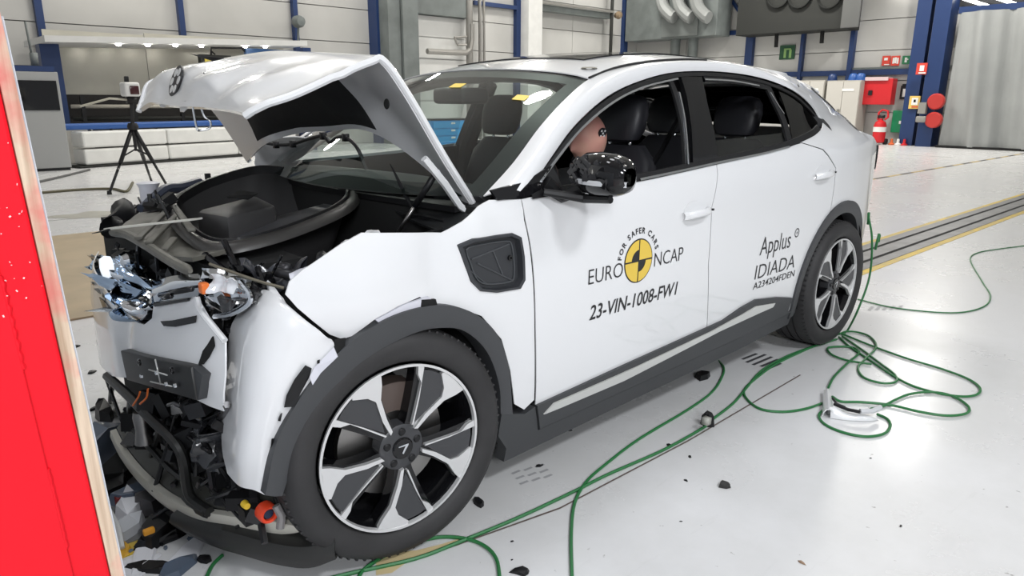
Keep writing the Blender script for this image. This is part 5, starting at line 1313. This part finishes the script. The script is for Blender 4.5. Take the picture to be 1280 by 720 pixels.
gblock('guard_foot', -.15, glen*1.25, 0, .045, -.05, .5, GREYD, gb)
zr0 = at(100, 160, y=g0.y+.3).z; gblock('guard_rail', -.2, glen*1.05, zr0-.04, zr0+.09, .25, .36, BLUEL, gb)
for s in (.3, .75, glen*.62, glen*.78, glen*.97): gblock('rail_stub', s, s+.06, gz-.05, zr0, .26, .34, BLK, gb)
pc_ = at(97, 190, y=16.0); tag(MB().bb((pc_.x-.45, 16.0, 0), (pc_.x+.35, 16.5, at(97, 161, y=16.0).z)).build('concrete_block', mat('pale_concrete', (.50, .49, .46), .7, nscale=3, namt=.15), smooth=False, bevel=.03), 'pale concrete block between grey kiosk and white guard barrier', 'block')
# grey kiosk with dark screen
ky = 14.6; kl = at(46, 216, y=ky); kr = at(88, 213, y=ky)
kx0, kx1 = at(20, 150, y=ky).x, at(81, 150, y=ky).x
kz = at(70, 90, y=ky).z
ks = tag(empty('test_kiosk', ((kx0+kx1)/2, ky, 0)), 'tall grey kiosk with a black screen, left of the shelter', 'kiosk')
kid(MB().bb((kx0-.2, ky, .05), (kx1, ky+.6, kz)).build('kiosk_body', mat('kiosk_grey', (.33, .335, .33), .4), smooth=False, bevel=.015), ks)
kid(MB().bb((kx0-.18, ky+.02, 0), (kx1-.02, ky+.58, .05)).build('kiosk_plinth', BLK, smooth=False), ks)
s0, s1 = at(24, 138, y=ky-.02), at(70, 101, y=ky-.02); kid(MB().bb((s0.x-.2, ky-.02, s0.z), (s1.x, ky+.01, s1.z)).build('kiosk_screen', BLKG, smooth=False), ks)
kid(MB().bb((kx0-.2, ky+.0, kz), (kx1-.05, ky+.5, kz+.1)).build('kiosk_top', BLUE, smooth=False), ks)
p = at(43, 80, y=ky+.3); kid(MB().bb((p.x-.05, ky+.25, kz+.1), (p.x+.07, ky+.35, kz+.35)).tube([(p.x-.02, ky+.3, kz+.3), (p.x-.04, ky+.3, kz+.9)], .02, 6).build('kiosk_antenna', GREYG), ks)

# ------------------------------------------------------------------ tripod and camera
F = [at(137, 243, z=0), at(211, 237, z=0), at(183, 236, z=0)]; F[2] = F[2]+Vector((.25, .55, 0))
hub = at(166, 158, y=10.15)
tp = tag(empty('camera_tripod', (hub.x, hub.y, 0)), 'black tripod standing on the floor behind the crushed bonnet', 'tripod')
for f_ in F:
    m_ = hub.lerp(f_, .55); l = kid(MB().tube([hub, m_], .03, 8).build('tripod_leg', BLK), tp)
    kid(MB().tube([hub.lerp(f_, .5), f_+Vector((0, 0, .02))], .02, 8).build('leg_extension', BLKG), tp)
    kid(MB().lathe([(0, 0), (.035, 0), (.03, .05), (0, .06)], tuple(f_), axis='z', n=10).build('rubber_foot', BLK), tp)
    kid(MB().tube([hub+Vector((0, 0, -.33)), hub.lerp(f_, .45)], .012, 6).build('tripod_brace', BLK), tp)
top = at(164, 125, y=10.15)
kid(MB().tube([hub+Vector((0, 0, -.36)), hub, top], [.02, .028, .025], 8).build('centre_column', BLK), tp)
kid(MB().lathe([(0, -.05), (.07, -.05), (.08, .0), (.06, .05), (0, .05)], tuple(hub), axis='z', n=14).build('tripod_hub', BLK), tp)
kid(MB().box(top, (.12, .14, .1)).build('pan_head', BLK), tp)
kid(MB().tube([top, top+Vector((-.3, -.05, .02)), at(100, 133, y=10.2)], .016, 6).build('pan_handle', mat('handle_pale', (.42, .40, .33), .4)), tp)
cc = at(163, 116, y=10.1); cm = tag(empty('measuring_camera', (cc.x, cc.y, top.z+.05)), 'white boxy camera with dark lens on the tripod', 'camera')
bz = top.z+.05
kid(MB().add(*rbox((cc.x, cc.y, bz+.1), (.21, .28, .2), .03)).build('camera_body', WHT), cm)
kid(MB().box((cc.x+.02, cc.y-.145, bz+.09), (.12, .03, .12)).build('camera_lens', mat('lens_maroon', (.05, .01, .012), .1), bevel=.01), cm)
kid(MB().box((cc.x-.03, cc.y, bz+.24), (.05, .08, .09)).build('camera_knob', BLK, bevel=.01), cm)

# ------------------------------------------------------------------ floor fittings
def flat(name, x0, y0, x1, y1, z, m, parent=None, zb_=-.01):
    return MB().bb((x0, y0, zb_), (x1, y1, z)).build(name, m, parent, smooth=False)
TY = mat('track_yellow', (.62, .42, .02), .5, nscale=6, namt=.3, col2=(.42, .32, .10)); TS = mat('track_steel', (.20, .20, .20), .45, metal=.3, nscale=4, namt=.3)
tk = tag(empty('tow_track', (4, .86, 0)), 'recessed grey tow track edged with yellow lines leading away behind the car', 'track')
for y0, y1, z, m, n in ((.575, .64, .003, TY, 'track_line'), (1.075, 1.135, .003, TY, 'track_line'), (.64, .745, .006, TS, 'track_plate'), (.785, .935, .006, TS, 'track_plate'), (.975, 1.075, .006, TS, 'track_plate'), (.745, .785, .002, MATT, 'track_groove'), (.935, .975, .002, MATT, 'track_groove')):
    kid(flat(n, -.86, y0, 25, y1, z, m), tk)
SY = mat('stripe_yellow', (.45, .33, .12), .5); SK = mat('stripe_dark', (.05, .045, .04), .6)
xs0 = 9.0; k = 0
while xs0 < 25:
    flat('floor_stripe', xs0, 3.50, xs0+.62, 3.58, .003, SY if k % 2 else SK, fl, .0005); xs0 += .64; k += 1
flat('floor_plate', -1.6, 3.42, 2.6, 6.75, .012, mat('tan_wood_plate', (.42, .33, .21), .45, nscale=2.5, namt=.2), fl, .0005)
flat('floor_joint', -6, 7.9, 8, 7.93, .002, JOINT, fl, .0005); flat('floor_joint', 20, 4.3, 20.04, 8, .002, JOINT, fl, .0005)
STN = mat('stain_yellow', (.62, .50, .28), .35)
p = at(110, 269, z=0); q = [(p.x+.35*math.cos(a)*(1+.3*math.sin(3*a)), p.y+.28*math.sin(a)*(1+.25*math.cos(5*a)), .002) for a in [2*PI*k/30 for k in range(30)]]
tag(mesh('dried_spill', q, [tuple(range(30))], mat('spill_grey', (.40, .39, .34), .35), smooth=False), 'greyish dried puddle on the floor left behind the car', 'spill')
st_ = [at(*p, z=.0015) for p in ((470, 702), (490, 690), (520, 688), (552, 680), (578, 672), (574, 680), (540, 692), (515, 698), (490, 716), (470, 719))]
tag(mesh('yellow_stain', st_, [tuple(range(len(st_)))], STN, smooth=False), 'yellowish fluid stain on the floor under the green cable by the front tyre', 'stain')
sq = [at(*p, z=.0012) for p in ((425, 719), (560, 684), (700, 634), (860, 550), (1000, 468), (1001, 469), (860, 552), (700, 636), (560, 686), (430, 722))]
mesh('floor_crack', sq, [tuple(range(len(sq)))], mat('crack_brown', (.12, .09, .08), .7), fl, smooth=False)
# rows of tie-down slots in the floor
def slot(p, q, hw, m):
    a, b = at(*p, z=.0015), at(*q, z=.0015); n = Vector((-(b-a).y, (b-a).x, 0)).normalized()*hw
    mesh('floor_slot', [a-n, b-n, b+n, a+n], [(0, 1, 2, 3)], m, fl, smooth=False)
SLD = mat('slot_dark', (.06, .06, .065), .6); SLF = mat('slot_faint', (.36, .36, .37), .6)
for p, q in (((928, 449), (946, 442)), ((933, 453), (957, 443)), ((941, 456), (965, 446)), ((951, 458), (973, 449)), ((962, 460), (976, 454))): slot(p, q, .009, SLD)
for k in range(3):
    for j in range(3): slot((640+k*15+j*5, 592-k*4+j*6.5), (650+k*15+j*5, 588-k*4+j*6.5), .006, SLF)
for k in range(5): slot((1086+k*9, 388-k*.3), (1091+k*9, 383-k*.3), .010, SLF)
# blue trolley that shows through the windscreen
ty = 13.0; t0 = at(540, 183, y=ty); t1 = at(591, 150, y=ty)
tl = tag(empty('tool_trolley', ((t0.x+t1.x)/2, ty+.3, 0)), 'bright blue tool trolley beyond the car, seen through the windscreen', 'trolley')
TB = mat('trolley_blue', (.02, .24, .55), .4)
kid(MB().bb((t0.x, ty, .12), (t1.x, ty+.6, t1.z)).build('trolley_body', TB, smooth=False, bevel=.015), tl)
nd = 4; hd = (t1.z-.16)/nd
for k in range(nd):
    z0 = .14+k*hd; kid(MB().bb((t0.x+.04, ty-.02, z0+.01), (t1.x-.04, ty, z0+hd-.01)).build('trolley_drawer', mat('drawer_blue', (.03, .30, .62), .35), smooth=False), tl)
    kid(MB().bb(((t0.x+t1.x)/2-.06, ty-.03, z0+hd*.6), ((t0.x+t1.x)/2+.06, ty-.02, z0+hd*.85)).build('drawer_tag', SW, smooth=False), tl)
for sx in (t0.x+.1, t1.x-.1): kid(MB().lathe([(0, -.03), (.06, -.03), (.06, .03), (0, .03)], (sx, ty+.1, .06), n=14).build('castor', BLK), tl)
kid(MB().bb((t0.x, ty, t1.z), (t1.x, ty+.6, t1.z+.04)).build('trolley_top', BLK, smooth=False), tl)

# ------------------------------------------------------------------ red crash barrier
yb_ = -.6
def bx_(px, py): return at(px, py, y=yb_).x
xw0 = bx_(134, 700); xw1 = bx_(150, 700)
br = tag(empty('crash_barrier', (-2, yb_, 0)), 'red steel crash barrier with worn plywood facing, at the left edge', 'barrier')
RB = mat('barrier_red', (.86, .008, .022), .5, spec=.25, nscale=3, namt=.08, bump=.08, bscale=9)
LEAN = -.046
def lbox(x0, y0, z0, x1, y1, z1):
    """block whose faces lean back slightly with height"""
    q = lambda x, y, z: (x+LEAN*(z-.737), y, z)
    return MB().hexa([q(x0, y0, z0), q(x1, y0, z0), q(x1, y1, z0), q(x0, y1, z0), q(x0, y0, z1), q(x1, y0, z1), q(x1, y1, z1), q(x0, y1, z1)])
kid(lbox(-3.2, yb_, 0, xw0, 2.7, 1.44).build('barrier_block', RB, smooth=False, bevel=.004), br)
def wood():
    m = mat('plywood_edge', (.62, .44, .30), .7); nt = m.node_tree; b = nt.nodes['Principled BSDF']; N = nt.nodes.new
    tc = N('ShaderNodeTexCoord'); mp = N('ShaderNodeMapping'); mp.inputs['Scale'].default_value = (60, 60, 2.2); n = N('ShaderNodeTexNoise'); n.inputs['Scale'].default_value = 2; n.inputs['Detail'].default_value = 5
    nt.links.new(tc.outputs['Object'], mp.inputs[0]); nt.links.new(mp.outputs[0], n.inputs['Vector'])
    n2 = N('ShaderNodeTexNoise'); n2.inputs['Scale'].default_value = 5; n2.inputs['Detail'].default_value = 6; nt.links.new(tc.outputs['Object'], n2.inputs['Vector'])
    r = N('ShaderNodeValToRGB'); r.color_ramp.elements[0].color = (.45, .32, .22, 1); r.color_ramp.elements[1].color = (.72, .58, .44, 1); r.color_ramp.elements[0].position = .35; r.color_ramp.elements[1].position = .65
    r2 = N('ShaderNodeValToRGB'); r2.color_ramp.elements[0].position = .50; r2.color_ramp.elements[1].position = .62
    mx = N('ShaderNodeMix'); mx.data_type = 'RGBA'; mx.inputs[7].default_value = (.66, .10, .10, 1)
    nt.links.new(n.outputs['Fac'], r.inputs[0]); nt.links.new(n2.outputs['Fac'], r2.inputs[0]); nt.links.new(r2.outputs[0], mx.inputs[0]); nt.links.new(r.outputs[0], mx.inputs[6]); nt.links.new(mx.outputs[2], b.inputs['Base Color'])
    return m
kid(lbox(xw0+.0005, yb_-.002, 0, xw1, 2.7, 1.462).build('plywood_facing', wood(), smooth=False), br)
kid(lbox(xw1+.0003, yb_+.003, .02, xw1+.003, 2.69, 1.455).build('bounce_sheet', mat('pale_bounce_sheet', (.62, .66, .72), .5), smooth=False), br)  # unseen cool sheet added so bluish light bounces onto nose and chrome
xs_ = bx_(40, 430)
kid(lbox(-3.2, yb_-.006, 0, xs_, yb_, 1.36).build('side_plate', RB, smooth=False, bevel=.002), br)
for z0, z1 in ((1.04, 1.16), (.78, .90), (.3, .5)):
    pts = [(xs_+LEAN*(z-.737)+.0006*math.sin(z*400), yb_-.003, z) for z in [z0+(z1-z0)*k/24 for k in range(25)]]
    kid(MB().tube(pts, [.0026+.0008*math.sin(k*2.1) for k in range(25)], 6).build('weld_bead', RB), br)
random.seed(4); mbx = MB()
for k in range(150):
    z = 1.43-.32*random.random()**1.3; x = random.uniform(-1.05, xw0-.004)+LEAN*(z-.737)
    mbx.box((x, yb_-.0065, z), (random.uniform(.0006, .0018), .001, random.uniform(.0006, .003)), Matrix.Rotation(random.uniform(-1, 1), 3, 'Y').to_quaternion())
ch = kid(mbx.build('paint_chips', mat('bare_paint_white', (.8, .66, .66), .6), smooth=False), br); ch['kind'] = 'stuff'
# ------------------------------------------------------------------ green cables on the floor
GRN = mat('green_cable', (.02, .16, .045), .45)
def zp(l, s=3.556, ox=880, oy=400): return [(ox+a/s, oy+b/s) for a, b in l]
def cable(px, label, r=.006, m=GRN, pre=(), z=.006, name='green_cable'):
    pts = [tuple(p) for p in pre]+[tuple(at(*p, z=z)) for p in px]
    return tag(MB().tube(cr(pts, 6), r, 6).build(name, m), label, 'cable', 'green cables' if m == GRN else None)
cable(zp([(600, 60), (500, 110), (330, 190), (230, 260), (180, 310), (190, 350), (250, 395), (350, 408), (450, 395), (530, 368)]), 'green cable looping from the rear wheel to the white mirror cover')
cable(zp([(590, 85), (420, 140), (330, 180), (250, 230), (190, 300), (130, 370), (40, 440)])+[(880, 534), (830, 562), (760, 593), (720, 613), (650, 646), (580, 675), (520, 698), (440, 716), (400, 726)], 'long green cable running along the car side past the front wheel', z=.0065)
cable([(893, 446), (904, 458), (903, 470), (890, 490), (860, 512), (800, 548), (760, 578), (733, 602), (718, 630), (714, 670), (715, 726)], 'green cable hanging from the sill and running to the bottom edge', z=.007, pre=[tuple(at(893, 440, y=.1))])
cable([(448, 722), (456, 711), (480, 695), (505, 683), (530, 675), (555, 671), (585, 674), (608, 684), (621, 700), (625, 724)], 'green cable loop in front of the front tyre', z=.007)
cable([(258, 722), (266, 706), (278, 694)], 'short green cable end beside the torn spoiler', z=.02)
cable(zp([(600, 62), (640, 50), (700, 58), (745, 80), (765, 120), (720, 170), (685, 210), (710, 255), (790, 280), (850, 275), (850, 245), (780, 190), (700, 130), (615, 72)]), 'green cable in a small loop right behind the rear wheel', z=.008)
cable(zp([(610, 60), (760, 120), (900, 170), (1050, 215), (1170, 260), (1225, 300), (1215, 330), (1150, 340), (1040, 325), (920, 290), (820, 235), (740, 180), (650, 120), (600, 75)]), 'green cable in the widest loop reaching far right on the floor', z=.0075)
cable(zp([(740, 395), (800, 381), (850, 355), (920, 328), (1020, 320), (1110, 340), (1175, 385), (1165, 415), (1080, 425), (960, 408), (830, 378), (700, 365), (610, 362), (570, 340)]), 'green cable in a flat loop to the right of the white mirror cover', z=.009)
cable(zp([(535, 396), (510, 425), (540, 465), (620, 500), (720, 518), (800, 505), (828, 470), (815, 440), (770, 418)]), 'green cable loop in front of the white mirror cover')
cable(zp([(553, 300), (580, 250), (640, 190), (690, 145), (660, 122), (600, 118), (550, 125), (570, 155), (640, 180), (745, 196)]), 'thin green cable rising from the back of the mirror cover', z=.01)
cable([(1060, 412), (1054, 419)], 'green cable hanging down from the rear wheel arch', pre=[at(1086, 272, y=.03), at(1090, 300, y=-.02), at(1087, 345, y=-.03), at(1073, 386, y=-.03)])
cable([(1072, 374), (1120, 385), (1190, 391), (1228, 384), (1238, 370), (1228, 352), (1213, 325), (1222, 316), (1250, 311), (1290, 306)], 'thin dark green cable winding off to the right edge', r=.005)
MB().box(at(1099, 298, y=.15), (.012, .012, .05)).build('tow_strap_end', GRN, car)
for a, b in (((1086, 266), (1085, 280)), ((1099, 292), (1094, 312))): MB().tube([at(*a, y=.02), at(*b, y=.03)], .008, 6).build('cable_clip', GRN, car)
cable([(48, 241), (100, 237), (140, 236), (158, 239), (166, 228)], 'thin dark cable lying on the floor from the tripod', r=.02, m=mat('drab_cable', (.10, .09, .05), .6), z=.02, name='floor_cable', pre=())
cable([(45, 228), (80, 220), (112, 212)], 'dark cable on the floor by the grey kiosk', r=.02, m=mat('drab_cable2', (.10, .10, .10), .6), z=.02, name='floor_cable')

# ------------------------------------------------------------------ mirror cover on the floor
mc = tag(empty('mirror_cover', at(1060, 512, z=0)), 'broken white door mirror cover lying among the green cables', 'mirror cover')
a = at(1036, 514, z=.02); b = at(1098, 519, z=.02); ax = (b-a).normalized(); ay = Vector((-ax.y, ax.x, 0)); ln = (b-a).length
g = []
for k in range(13):
    t = k/12; c = a+ax*ln*t; wv = math.sin(PI*min(1, .18+t*.85))**.6
    hgt = .035+.05*math.exp(-((t-.02)/.16)**2)
    row = []
    for q in range(9):
        s = PI*q/8; row.append(c-ay*(.034*math.cos(s)*wv+.01)+Vector((0, 0, -.018+hgt*wv*math.sin(s)*.75)))
    g.append(row)
kid(gridmesh('cover_shell', g, PAINT, None, .004, up=(0, 0, 1)), mc)
T = [a+ay*.02+ax*-.005, a+ax*.05+ay*.03, a+ax*.05+ay*.03, a+ay*.02]
gg = []
for k in range(7):
    t = k/6; p = at(1036, 515, z=.03).lerp(at(1034, 487, z=.03), t); row = []
    for q in range(7):
        s = PI*q/6; row.append(p+ax*(.026*math.cos(s))*(1-.35*t)+Vector((0, 0, -.02+.035*math.sin(s)*(1-.3*t))))
    gg.append(row)
kid(gridmesh('cover_arm', gg, PAINT, None, .004), mc)
for l, m, n, rr in (([(1043, 505), (1060, 512), (1075, 515)], BLK, 'cover_clip', .008), ([(1075, 514), (1090, 514), (1100, 509)], mat('signal_lens', (1, 1, 1)), 'signal_lens', .012), ([(1041, 498), (1046, 505), (1056, 509)], BLK, 'cover_clip', .006)):
    kid(MB().tube([at(*p, z=.045) for p in l], rr, 8).build(n, m), mc)

# ------------------------------------------------------------------ broken pieces on the floor
def shard(px, py, size, m, label, seed, name='debris_fragment', cat='debris', group=None, h=.02, asp=1.8, rot=None):
    """lump of broken plastic: irregular faceted chunk resting on the floor"""
    rnd = random.Random(seed); p = at(px, py, z=0); n = rnd.randint(6, 8); a0 = rot if rot is not None else rnd.uniform(0, PI)
    base = []
    for k in range(n):
        a = 2*PI*k/n; r = size*rnd.uniform(.55, 1.1)
        u, v = r*math.cos(a)*asp, r*math.sin(a)
        base.append((u*math.cos(a0)-v*math.sin(a0), u*math.sin(a0)+v*math.cos(a0)))
    vs = [(p.x+u, p.y+v, .001) for u, v in base]+[(p.x+u*.82, p.y+v*.82, h*rnd.uniform(.6, 1.2)) for u, v in base]
    o = mesh(name, vs, [tuple(range(n))[::-1], tuple(range(n, 2*n))]+[(i, (i+1) % n, (i+1) % n+n, i+n) for i in range(n)], m, smooth=False)
    return tag(o, label, cat, group)
sh1 = shard(884, 532, .03, BLK, 'black cable connector with pale end, lying on the green cable', 1, 'cable_connector', 'connector', h=.06, asp=1.1)
p = at(883, 526, z=.05); MB().box(p, (.03, .03, .03)).build('connector_end', mat('pale_connector', (.4, .4, .36), .4), sh1)
shard(880, 471, .045, BLK, 'jagged black plastic piece below the sill', 2, h=.025, asp=1.6)
shard(905, 608, .022, GRL, 'dark grey flake alone on the open floor', 3, h=.016, asp=1.3)
crumbs = [(709, 538, .012, 'dark crumb under the sill edge behind the front wheel'), (836, 557, .010, 'dark crumb in front of the black connector'), (862, 571, .007, 'tiny dark crumb between connector and grey flake'), (640, 677, .005, 'tiny speck right of the yellow stain'), (597, 629, .022, 'black splintered lump touching the rear of the front tyre'), (651, 716, .02, 'upright black sliver at the bottom edge of the floor'), (674, 583, .010, 'dark crumb on the pale floor slots'), (857, 601, .007, 'flat dark sliver left of the grey flake'), (851, 652, .004, 'lone speck below the flat dark sliver'), (1126, 658, .005, 'lone speck far right on the bright floor'), (1088, 573, .004, 'lone speck below the white mirror cover'), (1002, 704, .008, 'brown crumb low on the open floor'), (640, 700, .004, 'tiny speck inside the green cable loop')]
for i, (px, py, s, lab) in enumerate(crumbs):
    shard(px, py, s, mat('brown_crumb', (.3, .2, .13), .7) if 'brown' in lab else BLK, lab, 20+i, 'plastic_crumb', 'debris', 'crumbs beside the car', h=s*.6)
# heap between barrier and nose
WS = mat('broken_white_plastic', (.72, .72, .75), .35); BG = mat('blue_grey_plastic', (.10, .13, .18), .3, coat=.3)
heap = [
 (128, 566, .10, BG, 'blue grey torn duct piece by the barrier edge', .10, 1.6), (150, 595, .09, MATT, 'matt black crumpled piece under the pale strip', .06, 2.2),
 (172, 622, .08, BG, 'blue grey folded fragment in the debris heap', .05, 1.3), (165, 640, .06, WS, 'upright white torn strip in the debris heap', .05, 2.0),
 (185, 638, .05, mat('brown_grey_box', (.10, .095, .10), .5), 'grey boxy fragment beside the torn white strip', .06, 1.3), (196, 668, .055, BLK, 'black bracket with orange lug near the spoiler', .05, 1.9),
 (182, 690, .05, WS, 'flat white shard below the black bracket', .01, 2.4), (160, 668, .05, mat('pale_grey_plastic', (.45, .46, .48), .4), 'pale grey plate leaning beside the barrier', .05, 1.8),
 (150, 690, .035, mat('amber_plastic', (.65, .36, .04), .4), 'amber plastic piece close to the barrier foot', .015, 1.8), (215, 668, .05, BLKG, 'glossy black sliver under the spoiler', .03, 2.4),
 (235, 690, .05, WS, 'wide white shard right of the black bracket', .008, 2.2), (150, 632, .025, mat('dark_red_plastic', (.25, .03, .03), .4), 'dark red lamp fragment in the debris heap', .04, 1.3),
 (190, 710, .04, BLK, 'black hooked fragment at the bottom edge', .015, 2.2), (220, 712, .05, BG, 'blue grey curved fragment at the bottom edge', .02, 2.0), (130, 520, .05, BLK, 'black torn bracket beside the grille end', .06, 2.0), (255, 700, .02, BLK, 'small black triangle of plastic near the cable end', .01, 1.4), (165, 712, .04, WS, 'white splinter beside the barrier foot', .006, 2.4), (140, 610, .07, BLK, 'black grille remnant lying under the nose', .04, 2.4)]
for i, (px, py, s, m, lab, h, asp) in enumerate(heap): shard(px, py, s, m, lab, 60+i, h=h, asp=asp)
for i in range(18):
    rnd = random.Random(200+i); px, py = rnd.uniform(120, 275), rnd.uniform(600, 716)
    if px < 115+(py-560)*.2: px += 60
    m = [WS, BLK, BG][i % 3]
    shard(px, py, rnd.uniform(.006, .02), m, ['small white plastic splinter in front of the crushed nose', 'small black plastic splinter in front of the crushed nose', 'small blue grey splinter in front of the crushed nose'][i % 3], 300+i, 'plastic_splinter', 'debris', ['white splinters at the nose', 'black splinters at the nose', 'blue grey splinters at the nose'][i % 3], h=rnd.uniform(.003, .012), asp=2)
# orange lug, curved white strip of the heap
p = at(186, 664, z=.06); tag(MB().box(p, (.034, .018, .02)).build('orange_lug', mat('lug_orange', (.7, .30, .02), .4), bevel=.005), 'orange plastic lug on top of the debris heap', 'debris')
pts = [at(*q, z=z) for q, z in (((126, 622), .05), ((138, 640), .06), ((148, 660), .05), ((153, 685), .02))]
tag(MB().tube(cr([tuple(p) for p in pts], 4), .008, 6).build('curved_trim', mat('curved_trim_grey', (.55, .55, .54), .35)), 'curved pale trim strip leaning against the barrier', 'trim strip')
for i, (px, py, lab) in enumerate(((93, 434, 'dark crumb near the tan floor plate edge'), (115, 466, 'dark crumb level with the plate holder'), (125, 425, 'dark crumb close beside the bumper'), (118, 512, 'dark crumb beside the grille end'))):
    shard(px, py, .02, BLK, lab, 500+i, 'plastic_crumb', 'debris', 'crumbs behind the barrier', h=.01)
